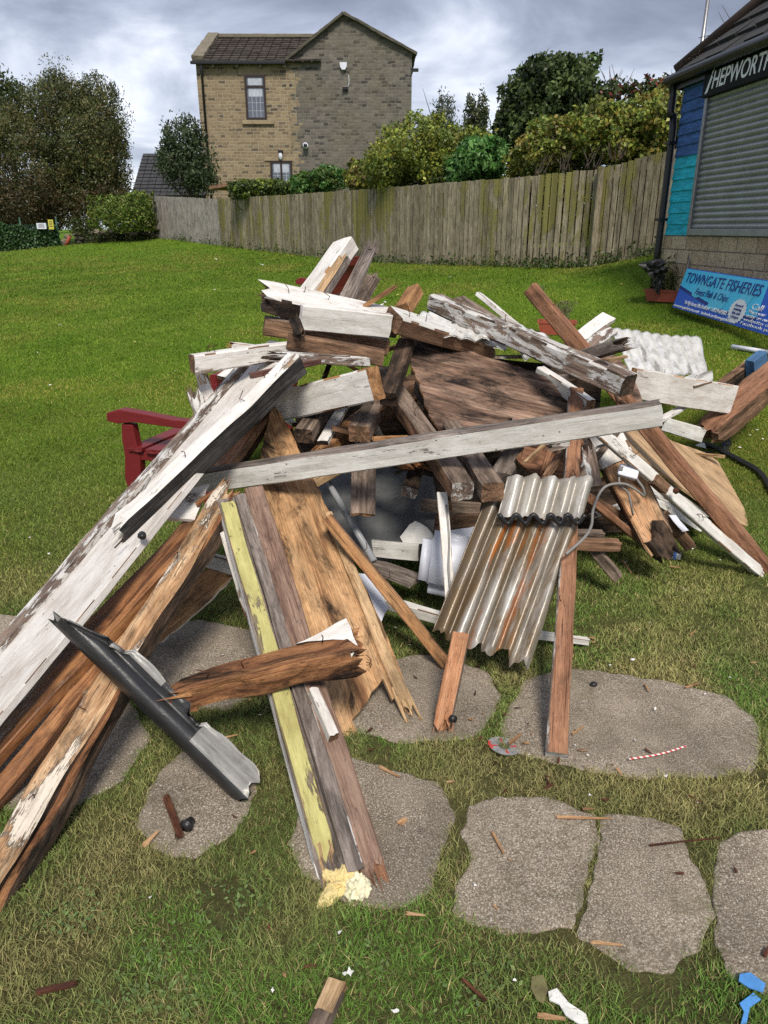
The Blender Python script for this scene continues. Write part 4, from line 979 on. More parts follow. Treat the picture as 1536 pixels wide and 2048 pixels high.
# ivy fence, signs, wall at the far left
def ivy_fence():
    a = P(-90, 522, 31.0); b_ = P(120, 496, 32.0); rt = empty('mesh_fence', Vector((b_.x, b_.y, b_.z))); tag(rt, 'green mesh fence overgrown with dark ivy at the far left', 'fence')
    zt = P(60, 448, 31.7).z; n = 9000; u = RNG.random(n); x = a.x + (b_.x - a.x) * u; y = a.y + (b_.y - a.y) * u + RNG.normal(size=n) * .07
    zb = terr(x, y); h_ = (zt - zb) * (.9 + .18 * np.sin(u * 23) * np.sin(u * 9 + 1)); z = zb + h_ * RNG.random(n) ** .8
    pal = np.array([(.03, .075, .022), (.045, .10, .032), (.02, .045, .014), (.07, .13, .05)]); c = pal[RNG.integers(0, 4, n)] * RNG.uniform(.6, 1.4, (n, 1))
    leaves('ivy', np.c_[x, y, z], .11, c, rt, .7, .3, np.tile((0, -1.0, .2), (n, 1)))
    for s in (0, .33, .66, 1):
        p = a.lerp(b_, s); g = tz(p.x, p.y); M.setdefault('fgreen', plain('green_fence_paint', (.012, .06, .035), .4))
        tube('post', [Vector((p.x, p.y, g)), Vector((p.x, p.y, zt + .25))], .04, M['fgreen'], parent=rt, n=6, smooth=1)
    V, F = [], []
    for i in range(60):
        p = a.lerp(b_, i / 59); q = len(V); V += [(p.x - .01, p.y + .02, p.z), (p.x + .01, p.y + .02, p.z), (p.x + .01, p.y + .02, zt), (p.x - .01, p.y + .02, zt)]; F.append((q, q + 1, q + 2, q + 3))
    mk('mesh', V, F, M['fgreen'], None, rt)
    M['yel'] = plain('yellow_notice', (.55, .50, .08), .5)
    for px, py, w, h2, mt, lb in ((83, 452, .38, .22, 'plastic_white', 'white notice fixed to the ivy covered fence'), (102, 449, .2, .36, 'yel', 'yellow notice fixed to the ivy covered fence')):
        c = P(px, py, 31.6); o = box('notice', (-w / 2, -.012, -h2 / 2), (w / 2, .012, h2 / 2), mt); o.location = c; tag(o, lb, 'sign')
        V, F = [], []
        for r in range(4):
            zz = h2 * (.28 - r * .17); q = len(V); ww = w * (.36 if r % 2 else .28); V += [(-ww, -.0145, zz), (ww, -.0145, zz), (ww, -.0145, zz + h2 * .07), (-ww, -.0145, zz + h2 * .07)]; F.append((q, q + 1, q + 2, q + 3))
        t_ = mk('print_lines', V, F, M['ironblack']); t_.parent = o
ivy_fence()
def stone_wall():
    a = P(134, 492, 30.6); b_ = P(318, 478, 29.6); V = empty('rubble_wall', a); tag(V, 'low rubble stone wall under the clipped hedge', 'wall')
    for i in range(60):
        t = random.random(); p = a.lerp(b_, t); g = tz(p.x, p.y); o = lump('stone', None, None, Vector((p.x, p.y + random.uniform(-.1, .3), g + random.uniform(0, .42))), (random.uniform(.10, .2), .13, random.uniform(.06, .1)), 'coping', rough=.2, seg=2, seed=i)
        setparent(o, V)
stone_wall()
tube('red_barrier', [P(131, 494, 30.3), P(140, 472, 30.2)], .07, M['terracotta'], 'leaning red plastic post by the rubble wall', 'post', smooth=1)
beam('lean_to_roof', 'brown timber lean-to roof edge behind the fence below the house', 'shed', P(436, 377, 28.5), P(482, 369, 28.0), .9, .12, 'brown')

# ------------------------------------------------------------------ red benches
def bench(name, label, org, rz, Ln, sc=1.0):
    """local x: seat front (-) to back (+); local y: along the bench"""
    e = empty(name, org, rz); tag(e, label, 'bench'); e.scale = sc if isinstance(sc, tuple) else (sc, sc, sc)
    bpy.context.view_layer.update()
    T = lambda x, y, z: e.matrix_world @ Vector((x, y, z))
    def prof(nm, pts, y0, y1):
        k = len(pts); n = 6
        V = [(x, y0, z) for x, z in pts] + [(x, y1, z) for x, z in pts]
        F = [tuple(range(k)), tuple(reversed(range(k, 2 * k)))] + [(i, i + k, (i + 1) % k + k, (i + 1) % k) for i in range(k)]
        o = mk(nm, V, F, M['red']); md = o.modifiers.new('bevel', 'BEVEL'); md.width = .006; md.segments = 2
        o.parent = e; return o
    for y in (0, Ln - .07):
        prof('leg', [(.0, 0), (.075, 0), (.085, .18), (.10, .36), (.085, .48), (.075, .62), (.0, .62), (-.01, .5), (-.005, .36), (-.025, .18)], y, y + .07)
        prof('leg', [(.50, 0), (.57, 0), (.56, .42), (.66, .98), (.645, 1.02), (.61, 1.02), (.585, .98), (.49, .44)], y, y + .07)
        prof('armrest', [(-.09, .635), (-.085, .70), (.0, .735), (.18, .715), (.35, .69), (.60, .69), (.60, .635), (.35, .63), (.1, .645), (-.02, .622)], y - .012, y + .082)
        prof('side_rail', [(.08, .34), (.52, .34), (.52, .41), (.08, .41)], y + .01, y + .055)
    for i in range(4):
        x = .035 + i * .118; z = .432 - .004 * i
        o = beam('seat_slat', None, None, T(x + .05, -.02, z), T(x + .05, Ln + .02, z), .102, .026, 'red', parent=e, wob=.001)
    beam('front_rail', None, None, T(.04, .07, .36), T(.04, Ln - .07, .36), .035, .085, 'red', parent=e, wob=.001)
    beam('top_rail', None, None, T(.64, -.03, .98), T(.64, Ln + .03, .98), .045, .12, 'red', parent=e, wob=.001)
    beam('back_rail', None, None, T(.555, .07, .52), T(.555, Ln - .07, .52), .035, .07, 'red', parent=e, wob=.001)
    n = int(Ln / .12)
    for i in range(n):
        y = .12 + i * (Ln - .24) / (n - 1); beam('back_slat', None, None, T(.557, y, .55), T(.632, y, .93), .05, .02, 'red', ref=e.matrix_world.to_3x3() @ Vector((-1, 0, 0)), parent=e, wob=.001)
    return e
g = G(262, 1000); bench('garden_bench', 'red painted wooden bench half buried by the left side of the rubbish heap', g, R(-18), 1.45, (1.12, .86, .84))
g = P(602, 592, 10.6); g.z = tz(g.x, g.y); bench('garden_bench', 'red painted wooden bench standing out on the lawn behind the heap', g, R(-18), 1.2, .8)

# ------------------------------------------------------------------ the heap: timbers
TB = 'timber'; BR = 'board'; SH = 'sheet'
# top cluster
beam('roof_timber', 'white topped timber with dark rotted left end lying on top of the heap', TB, (530, 592, 3.72), (785, 646, 4.0), .19, .09, 'white', roll=22, sides={'-y': 'dark', '-z': 'dark'}, e0='rot', em='dark')
beam('white_batten', 'short clean white batten in front of the topmost white timber', TB, (600, 634, 3.58), (778, 652, 3.72), .055, .115, 'white', roll=6, sides={'-y': 'whitegrey', '-z': 'brown'}, em='white')
beam('brown_joist', 'upper brown joist of the pair below the topmost white timber', TB, (528, 650, 3.72), (775, 692, 3.8), .10, .085, 'browngrey', sides={'-y': 'brown'}, em='brown')
beam('brown_joist', 'lower honey brown joist of the pair below the topmost white timber', TB, (575, 682, 3.52), (765, 716, 3.6), .085, .075, 'brown', sides={'-z': 'orange'}, em='brown')
beam('offcut', 'small dark offcut stuck between the white batten and the brown joists', TB, (588, 640, 3.5), (598, 668, 3.45), .05, .05, 'dark', ref='cam', e0='rot', e1='rot')
beam('white_rail', 'white rail with brown sawn end and rust spot jutting out to the left', TB, (384, 727, 3.38), (650, 692, 3.75), .075, .082, 'white', sides={'-z': 'whitegrey'}, em='brown')
beam('white_strip', 'thin rust stained white strip under the honey brown joist', TB, (545, 712, 3.42), (735, 722, 3.58), .09, .045, 'whitepeel', em='dark', e0='rag')
beam('maroon_batten', 'thin maroon batten pointing left below the white rail', TB, (500, 751, 3.28), (660, 716, 3.5), .026, .026, 'maroon', em='browngrey')
beam('white_box_beam', 'deep white boxed beam with orange sawn right end in the middle of the heap', TB, (545, 815, 3.72), (752, 768, 3.36), .10, .155, 'white', sides={'-z': 'whitegrey'}, em='orange')
beam('dark_post', 'dark grained post end standing right of the white boxed beam', TB, (812, 690, 3.85), (776, 800, 3.45), .085, .075, 'dark', ref='cam', roll=15)
beam('grey_brown_stub', 'grey brown stub pointing out under the white boxed beam', TB, (775, 775, 4.1), (717, 868, 3.42), .105, .08, 'browngrey', em='brown')
beam('long_joist', 'left one of two long joists running under the front white beam', TB, (765, 748, 4.05), (924, 982, 2.86), .092, .085, 'browngrey', sides={'-y': 'brown'}, em='whitepeel')
beam('long_joist', 'right one of two long joists running under the front white beam', TB, (845, 775, 4.1), (986, 984, 2.84), .092, .085, 'browngrey', em='brown')
beam('dark_joist', 'dark joist beside the torn edge of the brown plywood sheet', TB, (790, 790, 3.85), (885, 905, 3.45), .085, .08, 'dark')
panel('plywood_sheet', 'big dark brown plywood sheet with torn left edge in the heap centre', SH,
      [(800, 668), (905, 690), (1000, 722), (1090, 752), (1142, 800), (1135, 826), (1000, 850), (880, 858), (858, 830), (838, 765), (815, 715)],
      ((800, 672, 3.95), (1140, 800, 3.75), (880, 858, 3.45)), .014, 'plydark', ((805, 690), (1100, 760)), .006, edge='orange')
beam('grey_beam', 'flat grey-white beam with brown square left end right of the white batten', TB, (785, 640, 3.72), (975, 694, 4.1), .15, .085, 'whitegrey', roll=24, sides={'-y': 'brown', '-z': 'brown'}, em='brown', e1='rag')
beam('flaking_beam', 'long flaking white beam sloping right with a dark notch near its end', TB, (868, 604, 4.35), (1256, 772, 3.32), .095, .095, 'whitepeel', em='dark', wob=.005)
beam('red_brown_rafter', 'long straight red brown rafter crossing the right side down to the grass', TB, (1060, 576, 4.25), (1532, 1140, 3.56), .078, .078, 'redbrown', sides={'-y': 'redbrown'}, em='redbrown', seg=20)
beam('white_lath', 'white lath with rounded tip sticking up behind the flaking beam', TB, (958, 590, 4.7), (1085, 690, 4.35), .075, .028, 'white', roll=-20)
beam('brown_plank', 'grey brown plank edge lying between the flaking beam and the white lath', TB, (916, 600, 4.55), (1060, 690, 4.3), .12, .05, 'browngrey')
beam('orange_offcut', 'small square orange and grey offcut perched on the grey-white beam', TB, (830, 582, 4.05), (806, 622, 3.9), .075, .07, 'orange', roll=20, em='orange')
corrugated('white_roof_sheet', 'crumpled white corrugated sheet under the upper end of the flaking beam', SH, (838, 632, 4.5), (905, 588, 5.0), (1035, 690, 4.55), (925, 712, 4.05), 4, .018, 'sheetwhite', dents=.05)
corrugated('white_roof_sheet', 'white corrugated sheet lying behind the red brown rafter', SH, (1000, 632, 5.0), (1075, 655, 5.3), (1170, 725, 4.6), (1050, 712, 4.25), 4, .016, 'sheetwhite', dents=.05)
corrugated('white_roof_sheet', 'small white scalloped sheet edge on the grey-white beam', SH, (905, 640, 4.2), (970, 655, 4.3), (985, 682, 3.95), (890, 668, 3.8), 3, .012, 'sheetwhite', dents=.03)
corrugated('white_roof_sheet', 'broad white corrugated sheet lying on grass at the right rear of the heap', SH, (1224, 656, 6.1), (1402, 674, 6.3), (1418, 752, 5.5), (1262, 745, 5.2), 9, .009, 'sheetwhite', dents=.02, rag=(.008, .015))
panel('curled_sheet_end', 'curled brown backed white sheet corner below the broad white sheet', SH, [(1345, 765), (1385, 748), (1425, 740), (1425, 762), (1390, 772)], ((1345, 765, 5.1), (1425, 740, 5.3), (1390, 772, 5.0)), .012, 'sheetwhite', edge='brown')
beam('white_moulding', 'upper white moulding with rust mark pointing right behind the rafter', TB, (1140, 690, 4.6), (1218, 634, 4.9), .10, .03, 'white', roll=20)
beam('white_moulding', 'lower flaky white moulding behind the rafter', TB, (1160, 705, 4.45), (1222, 660, 4.7), .09, .03, 'whitepeel', roll=20)
beam('broken_grey_timber', 'short grey timber with ragged broken right end on the flaking beam', TB, (1165, 715, 4.05), (1248, 688, 3.85), .10, .07, 'grey', e1='rag', em='browngrey')
panel('bent_plywood', 'curved brown plywood strip behind the end of the flaking beam', SH, [(1195, 705), (1235, 712), (1265, 750), (1285, 800), (1290, 835), (1240, 800), (1200, 745)], ((1195, 705, 4.2), (1235, 712, 4.25), (1285, 830, 3.9)), .012, 'plydark')
beam('white_board', 'pinkish white board running right to the broken brown timber', BR, (1262, 766, 4.85), (1462, 800, 5.2), .06, .20, 'whitepink', sides={'-z': 'brown'}, em='orange')
beam('broken_timber', 'broken reddish brown timber with splintered grain at the right edge', TB, (1412, 868, 5.15), (1560, 745, 5.5), .20, .17, 'brown', sides={'+z': 'redbrown'}, e0='rot', em='brown', wob=.012)
beam('blue_ended_timber', 'dark timber with blue painted end behind the broken brown timber', TB, (1440, 785, 5.6), (1525, 722, 5.9), .07, .17, 'dark', em='blue', sides={'+z': 'brown'})
q = beam('blue_patch', None, None, (1500, 742, 5.66), (1526, 722, 5.75), .075, .172, 'blue', parent=bpy.data.objects['blue_ended_timber'])
lump('foam_ball', 'rounded lump of yellow foam behind the blue ended timber', 'foam', P(1500, 734, 6.0), (.055, .055, .075), 'foam', rough=.15)
beam('white_offcut', 'white offcut with sawn end on the grass below the pinkish white board', TB, (1322, 846, 4.85), (1402, 870, 5.0), .05, .095, 'white', sides={'-y': 'whitegrey'}, em='browngrey')
beam('white_splinter', 'thin white lath behind the right end of the front white beam', TB, (1300, 850, 4.7), (1368, 815, 5.1), .05, .02, 'white')
beam('dark_notch', None, None, (1190, 742, 3.48), (1214, 752, 3.43), .101, .101, 'dark', parent=bpy.data.objects['flaking_beam'])
# front beam
beam('front_beam', 'long grey-white beam lying across the whole front of the heap', TB, (392, 962, 3.2), (1322, 826, 2.78), .072, .10, 'whitegrey', roll=6, sides={'+z': 'grey'}, em='whitegrey', seg=24)
tube('nail', [P(548, 947, 3.06), P(572, 945, 3.05)], .0022, 'metal', parent=bpy.data.objects['front_beam'], n=6, smooth=1)
# left bundle
def left_bundle():
    b_ = beam('white_fascia', 'widest long white board sloping down to the lower left corner', BR, (-150, 1560, 1.80), (548, 722, 3.62), .26, .03, 'whitepink', roll=-14, seg=26, wob=.002)
    mwb = b_.matrix_world; hl = (P(548, 722, 3.62) - P(-150, 1560, 1.80)).length / 2
    beam('edge_strip', None, None, mwb @ Vector((-hl, .162, .012)), mwb @ Vector((hl, .162, .012)), .065, .05, 'whitepeel', roll=-14, seg=24, parent=b_)
    beam('tarred_beam', 'rotten beam with white top and black side lying on the wide white board', TB, (238, 1070, 2.60), (596, 728, 3.38), .075, .105, 'white', sides={'-y': 'black', '-z': 'black'}, e0='rot', em='white', seg=22, wob=.006)
    t = bpy.data.objects['tarred_beam']
    lump('bolt_head', None, None, P(284, 1071, 2.52), (.016, .016, .016), 'plastic_black', parent=t, rough=.1)
    tube('bent_nail', [P(250, 1075, 2.52), P(240, 1085, 2.5), P(229, 1096, 2.48)], .003, 'dark', parent=t, n=6)
    panel('white_flat', 'white painted flat piece showing between the tarred beam and the split timber', BR, [(380, 978), (418, 968), (388, 1040), (330, 1036)], ((380, 978, 2.95), (418, 968, 3.0), (360, 1040, 2.78)), .015, 'white')
    beam('orange_board', 'orange brown board running along the right side of the wide white board', BR, (-140, 1640, 1.78), (405, 1040, 2.82), .15, .045, 'orangewet', roll=-8, seg=20, em='orange')
    beam('red_brown_batten', 'glossy reddish brown batten between the orange board and the split timber', TB, (-60, 1655, 1.76), (395, 1105, 2.72), .06, .06, 'orangewet', sides={'-y': 'redbrown'}, roll=14, seg=20)
    beam('split_timber', 'thick split pale timber with dark rotten side at the lower left', TB, (-48, 1835, 1.46), (452, 985, 2.92), .085, .09, 'split', sides={'-y': 'dark', '-z': 'dark'}, roll=6, e1='rag', em='orange', seg=30, wob=.010)
    t = bpy.data.objects['split_timber']
    beam('rotten_flank', None, None, (-22, 1850, 1.46), (458, 1000, 2.87), .060, .075, 'logwood', sides={'-y': 'dark', '-z': 'dark'}, parent=t, e1='rag', seg=40, wob=.014)
    beam('splinter', None, None, (395, 1010, 2.86), (458, 962, 2.92), .02, .015, 'orangewet', parent=t, taper=.2)
    beam('rotten_orange_beam', 'rotten orange beam disappearing under the tarred beam above the front beam', TB, (440, 958, 3.36), (548, 800, 3.75), .10, .07, 'orangewet', sides={'-y': 'dark'}, e1='rot', wob=.012)
    beam('rotten_orange_beam', 'narrow splintered orange strip right of the rotten orange beam', TB, (470, 935, 3.36), (560, 815, 3.7), .05, .05, 'orange', sides={'-y': 'dark'}, wob=.008)
    panel('brown_flap', 'triangular brown plywood flap with white edge low behind the split timber', SH, [(300, 1230), (455, 1105), (472, 1146), (400, 1220), (322, 1284), (286, 1290)], ((300, 1280, 2.75), (455, 1105, 3.0), (472, 1146, 2.92)), .014, 'ply', edge='white')
    beam('white_stub', 'short white stub poking out left of the yellow door frame', TB, (398, 1116, 2.86), (500, 1145, 2.95), .055, .065, 'white', sides={'-y': 'whitegrey'})
    beam('white_slip', 'narrow white slip hanging along the left edge of the yellow door frame', TB, (448, 1062, 2.72), (497, 1226, 2.60), .038, .016, 'white', ref='cam', e1='rag')
    beam('pink_splinter', 'pinkish splintered board end sticking up beside the bench arm', TB, (424, 815, 3.45), (402, 752, 3.5), .075, .02, 'whitepink', ref='cam', e1='rag', taper=.6, em='raw')
    beam('mossy_splinter', 'yellowish weathered board end between bench arm and wide white board', TB, (408, 845, 3.4), (388, 786, 3.42), .07, .02, 'whitepeel', ref='cam', e1='rag')
    tube('hose', [P(300, 955, 2.85), P(285, 985, 2.80), P(272, 1010, 2.75), P(258, 1018, 2.72), P(236, 1016, 2.70)], .005, 'cable', 'thin grey wire curling over the edge of the wide white board', 'wire')
left_bundle()
# yellow door frame
def door_frame():
    a = P(462, 1000, 2.86); e = empty('door_frame', P(690, 1750, 1.57)); tag(e, 'broken door frame with yellow painted strip pointing at the camera', 'frame')
    beam('wide_rail', None, None, (457, 1005, 2.84), (666, 1752, 1.575), .088, .05, 'grey', parent=e, sides={'-y': 'white', '+y': 'whitepeel'}, seg=26, e1='rag', em='raw')
    beam('yellow_strip', None, None, P(456, 1015, 2.80) + Vector((0, -.010, .024)), P(652, 1715, 1.615) + Vector((0, -.010, .024)), .056, .022, 'yellow', parent=e, seg=26, e1='rag', em='raw')
    beam('grey_rail', None, None, (480, 1000, 2.86), (708, 1750, 1.57), .045, .075, 'grey', parent=e, seg=24, sides={'+y': 'whitepeel'})
    beam('maroon_strip', None, None, (497, 1000, 2.90), (650, 1430, 2.02), .025, .07, 'maroon', parent=e, seg=16)
    beam('purple_rail', None, None, (507, 985, 2.88), (750, 1762, 1.565), .078, .058, 'purple', parent=e, seg=26, e1='rag', em='redbrown', sides={'-y': 'redbrown'})
    beam('paint_scrap', None, None, (628, 1385, 2.05), (668, 1480, 1.9), .03, .07, 'white', parent=e)
    o = lump('foam_lump', 'torn star-shaped lump of yellow and white foam at the foot of the yellow door frame', 'foam', P(685, 1780, 1.55) + Vector((0, 0, .025)), (1, 1, 1), 'foam', rough=0, seg=5)
    dirs = [(Vector((-.62, -.75, -.1)).normalized(), .062, 9), (Vector((.45, .45, .75)).normalized(), .040, 8), (Vector((-.75, .35, .45)).normalized(), .030, 10), (Vector((.85, -.45, -.05)).normalized(), .030, 9), (Vector((.1, .9, .2)).normalized(), .03, 8)]
    for v in o.data.vertices:
        d = v.co.normalized(); r = .034 + sum(a * max(0, d.dot(u)) ** p for u, a, p in dirs) + .012 * mnoise.noise(d * 3) + .007 * mnoise.noise(d * 9) + .003 * mnoise.noise(d * 25)
        v.co = d * r; v.co.z *= .75
    lump('foam_core', None, None, P(714, 1790, 1.53) + Vector((0, 0, .02)), (.034, .045, .036), 'foamwhite', rough=.3, seed=8, parent=o, fq=3, seg=4)
door_frame()
# orange plywood plank
pl = ((548, 812, 3.62), (842, 1445, 2.27), (665, 1420, 2.27))
pk = panel('plywood_plank', 'long wide orange plywood plank with scorched spots and broken lower end', BR,
           [(546, 808), (566, 832), (640, 985), (700, 1110), (742, 1200), (790, 1310), (812, 1372), (786, 1400), (766, 1356), (735, 1400), (706, 1440), (716, 1478), (700, 1462), (692, 1500), (668, 1425), (640, 1345), (600, 1240), (555, 1105), (515, 975), (522, 900)],
           pl, .02, 'ply', ((548, 812), (790, 1430)), .004, edge='raw')
beam('edge_batten', None, None, on_plane(655, 1030, plane_at(*pl)), on_plane(816, 1412, plane_at(*pl)), .045, .035, 'raw', parent=pk, ref=(Vector((0, -1, .8))), e1='rag', seg=16)
for i, (x, y) in enumerate(((812, 1400), (800, 1405), (822, 1408))):
    beam('splinter', None, None, on_plane(x - 12, y - 30, plane_at(*pl)), on_plane(x + 10 + i * 4, y + 34 + (i % 2) * 8, plane_at(*pl)) + Vector((0, 0, .01)), .016, .012, 'raw', parent=pk, taper=.35, e1='rag')
m_ = bpy.data.objects['plywood_plank']
# broken log across it
lg = beam('rotten_log', 'rotten orange brown log piece with white painted end lying across the yellow frame', 'log', (362, 1396, 2.02), (712, 1300, 2.10), .10, .085, 'logwood', sides={'-z': 'dark'}, e0='rag', e1='rot', em='logwood', wob=.017, seg=34, taper=1.12)
panel('white_face', None, None, [(590, 1288), (648, 1262), (692, 1236), (716, 1290), (700, 1318), (690, 1280), (640, 1280)], ((590, 1288, 2.14), (692, 1236, 2.18), (716, 1300, 2.06)), .02, 'white', parent=lg, edge='dark')
# right of the plank
beam('brown_batten', 'brown batten leaning from the plywood plank to the grass', TB, (655, 1036, 2.90), (893, 1328, 2.63), .058, .05, 'orange', sides={'-y': 'orange', '+y': 'dark', '+z': 'brown'}, roll=-35, wob=.003)
sb_ = beam('short_batten', 'short orange batten with black rubber washer near the slabs', TB, (886, 1452, 2.21), (922, 1268, 2.42), .062, .05, 'pinewood', sides={'-y': 'browngrey'}, e0='rag')
tube('rubber_washer', [P(902, 1442, 2.19) + Vector((0, 0, .012)), P(902, 1442, 2.19) + Vector((.012, -.012, .016))], .013, 'plastic_black', parent=sb_, n=12, smooth=1)
beam('purple_post', 'long purple brown post lying towards the camera over the largest slab', TB, (1114, 1512, 2.06), (1150, 784, 3.72), .068, .062, 'purple', sides={'+z': 'redbrown', '+y': 'whitepeel'}, em='whitegrey', seg=22)
cs = corrugated('roof_sheet', 'dirty grey corrugated roof sheet with orange rust stains leaning on the heap', SH, (978, 985, 2.92), (1176, 1000, 2.95), (1062, 1330, 2.50), (866, 1262, 2.58), 6, .026, 'corr', rag=(.01, .03), dents=.012)
corrugated('overlap_sheet', None, None, (1018, 950, 2.91), (1192, 956, 2.94), (1168, 1036, 2.84), (996, 1036, 2.81), 5, .027, 'corrwhite', parent=cs, rag=(.008, .012), nv=8)
tube('overlap_gap_strip', [P(998 + i * 17.2, 1038 + 9 * -math.cos(i * math.pi), 2.80 + .003 * i) for i in range(11)], .010, 'plastic_black', parent=cs)  # black tube added to stand for the dark gap under the overlap
beam('white_floor_batten', 'white batten lying on the grass under the purple brown post', TB, (1062, 1268, 2.78), (1175, 1282, 2.80), .035, .03, 'white')
# right cluster
pp = beam('orange_post', 'boxed post with raw orange face and rotten lower end carrying the light switch', TB, (1204, 868, 3.66), (1318, 1094, 3.42), .165, .11, 'rawface', ref='cam', roll=-14, sides={'-y': 'browngrey', '+y': 'browngrey'}, e1='rot', em='dark', seg=14, wob=.005)
beam('rotten_end', None, None, (1300, 1058, 3.43), (1330, 1108, 3.40), .14, .118, 'dark', ref='cam', roll=-14, parent=pp, e0='rag', e1='rot', wob=.018)
beam('white_casing', None, None, (1196, 855, 3.67), (1232, 925, 3.595), .172, .12, 'white', ref='cam', roll=-14, parent=pp, wob=.002)
def switch():
    c = P(1256, 944, 3.44); o = box('switch_box', (-.048, -.022, -.03), (.048, .022, .03), 'plastic_white', None, .008)
    o.matrix_world = Matrix.Translation(c) @ Matrix.Rotation(R(-14), 4, 'Z') @ Matrix.Rotation(R(12), 4, 'Y') @ Matrix.Rotation(R(-30), 4, 'X'); tag(o, 'white light switch box with grey cable on the orange post', 'switch')
    r = box('rocker', (-.045, -.029, -.008), (-.030, -.022, .012), 'plastic_black'); r.parent = o
    pts = [(1132, 1108, 2.72), (1168, 1076, 2.82), (1183, 1050, 2.95), (1186, 1020, 3.1), (1200, 985, 3.3), (1218, 970, 3.38), (1250, 968, 3.40), (1275, 982, 3.40), (1289, 992, 3.42), (1286, 976, 3.42), (1276, 962, 3.43), (1270, 950, 3.44)]
    tube('cable', pts, .0065, 'cable', parent=o, n=7)
    tube('cable', [(1162, 935, 3.3), (1180, 905, 3.42), (1208, 890, 3.46), (1240, 896, 3.46), (1264, 918, 3.45), (1274, 940, 3.44)], .0065, 'cable', parent=o, n=7)
    tube('cable', [(1238, 950, 3.44), (1240, 970, 3.42), (1256, 985, 3.41), (1262, 1010, 3.40), (1266, 1030, 3.42)], .0055, 'cable', parent=o, n=7)
switch()
wl = beam('white_long_batten', 'long thin white batten with rusty bolt hole running down to the right grass', TB, (1188, 852, 3.42), (1522, 1150, 3.52), .052, .05, 'white', ref='cam', sides={'-y': 'whitegrey'}, roll=-20, seg=18, e1='rag', em='orange')
beam('bare_patch', None, None, (1308, 958, 3.42), (1330, 978, 3.43), .056, .054, 'brown', ref='cam', roll=-20, parent=wl)
lump('bolt', None, None, P(1352, 982, 3.385), (.014, .014, .014), 'rust', parent=wl, rough=.2)
panel('tan_plywood', 'flat tan plywood panel lying on the grass at the right of the heap', SH, [(1240, 850), (1300, 858), (1345, 882), (1410, 905), (1436, 922), (1504, 1044), (1494, 1052), (1440, 1030), (1330, 950), (1250, 890)], ((1250, 862, 4.1), (1500, 1048, 4.22), (1400, 895, 4.95)), .015, 'plytan', ((1300, 870), (1500, 1046)), .003)
beam('tan_slip', 'small tan slip of wood lying across the top of the tan panel', TB, (1388, 906, 4.75), (1446, 912, 4.85), .035, .02, 'raw')
beam('grey_plank', 'grey-white plank under the long thin white batten', BR, (1280, 965, 3.85), (1404, 1042, 3.98), .13, .018, 'whitegrey', ref='cam', roll=-25, e1='rag')
beam('white_plank', 'white plank edge between the switch post and the grey plank', BR, (1262, 935, 3.9), (1350, 985, 4.0), .06, .02, 'white', ref='cam')
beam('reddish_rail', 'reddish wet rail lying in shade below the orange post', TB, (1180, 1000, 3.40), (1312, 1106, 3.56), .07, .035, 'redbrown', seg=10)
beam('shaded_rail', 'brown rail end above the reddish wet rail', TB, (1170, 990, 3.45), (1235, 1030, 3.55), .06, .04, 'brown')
beam('level_offcut', 'short brown offcut lying level right of the corrugated roof sheet', TB, (1120, 1086, 3.25), (1236, 1091, 3.30), .055, .052, 'brown', em='grey')
beam('level_offcut', 'shaded brown slat above the level brown offcut', TB, (1130, 1064, 3.4), (1206, 1068, 3.42), .05, .03, 'browngrey')
beam('dark_short_stake', 'short dark stake pointing down onto the grass right of the purple post', TB, (1182, 1092, 3.32), (1236, 1156, 3.26), .055, .05, 'browngrey', em='brown')
beam('patched_offcut', 'dark brown offcut with white paper patch below the long white batten', TB, (1330, 1032, 3.72), (1378, 1092, 3.70), .10, .06, 'brown')
panel('paper_patch', None, None, [(1338, 1030), (1352, 1030), (1378, 1062), (1366, 1064)], ((1338, 1030, 3.66), (1352, 1030, 3.68), (1378, 1064, 3.63)), .003, 'plastic_white', parent=bpy.data.objects['patched_offcut'])
def bottle():
    a, b_ = G(1324, 1106, .03), G(1362, 1112, .03); d = b_ - a
    m, nt, N, L, b = newmat('clear_plastic'); b.inputs['Base Color'].default_value = (.75, .78, .8, 1); b.inputs['Roughness'].default_value = .15; b.inputs['Transmission Weight'].default_value = .7; M['clear'] = m
    o = tube('water_bottle', [a, a.lerp(b_, .2), a.lerp(b_, .35), a.lerp(b_, .8), b_], [.012, .015, .03, .028, .022], 'clear', 'crushed clear water bottle with blue label by the rotten post end', 'bottle', n=12)
    M['bluelabel'] = plain('blue_label', (.04, .13, .5), .4)
    tube('bottle_label', [a.lerp(b_, .62), a.lerp(b_, .74)], .0305, 'bluelabel', parent=o, n=12, smooth=1)
bottle()
tube('black_pipe', [G(1405, 886, .04), G(1440, 900, .03), G(1482, 922, .03), G(1520, 945, .03), G(1545, 985, .03)], .019, 'plastic_black', 'black bent pipe lying on the grass at the right edge', 'pipe')
tube('black_wire', [G(1390, 905, .02), G(1420, 905, .05), G(1437, 893, .12)], .006, 'plastic_black', 'thin black wire beside the black bent pipe', 'wire')
panel('black_film', 'black plastic film on the shaded grass under the broken brown timber', 'film', [(1440, 872), (1465, 866), (1482, 890), (1470, 912), (1448, 900)], ((1440, 880, 5.55), (1482, 882, 5.6), (1465, 915, 5.3)), .003, 'plastic_black', jag=.02)
panel('grey_film', 'small grey slate piece on the grass right of the broken timber', 'slate', [(1500, 828), (1512, 822), (1532, 834), (1520, 840)], ((1500, 830, 6.2), (1532, 834, 6.2), (1512, 822, 6.4)), .006, 'slateblue')
tube('white_pole', [G(1464, 693, .03), G(1545, 706, .03)], .022, 'plastic_white', 'straight white pole lying on the grass in front of the banner', 'pole', smooth=1)
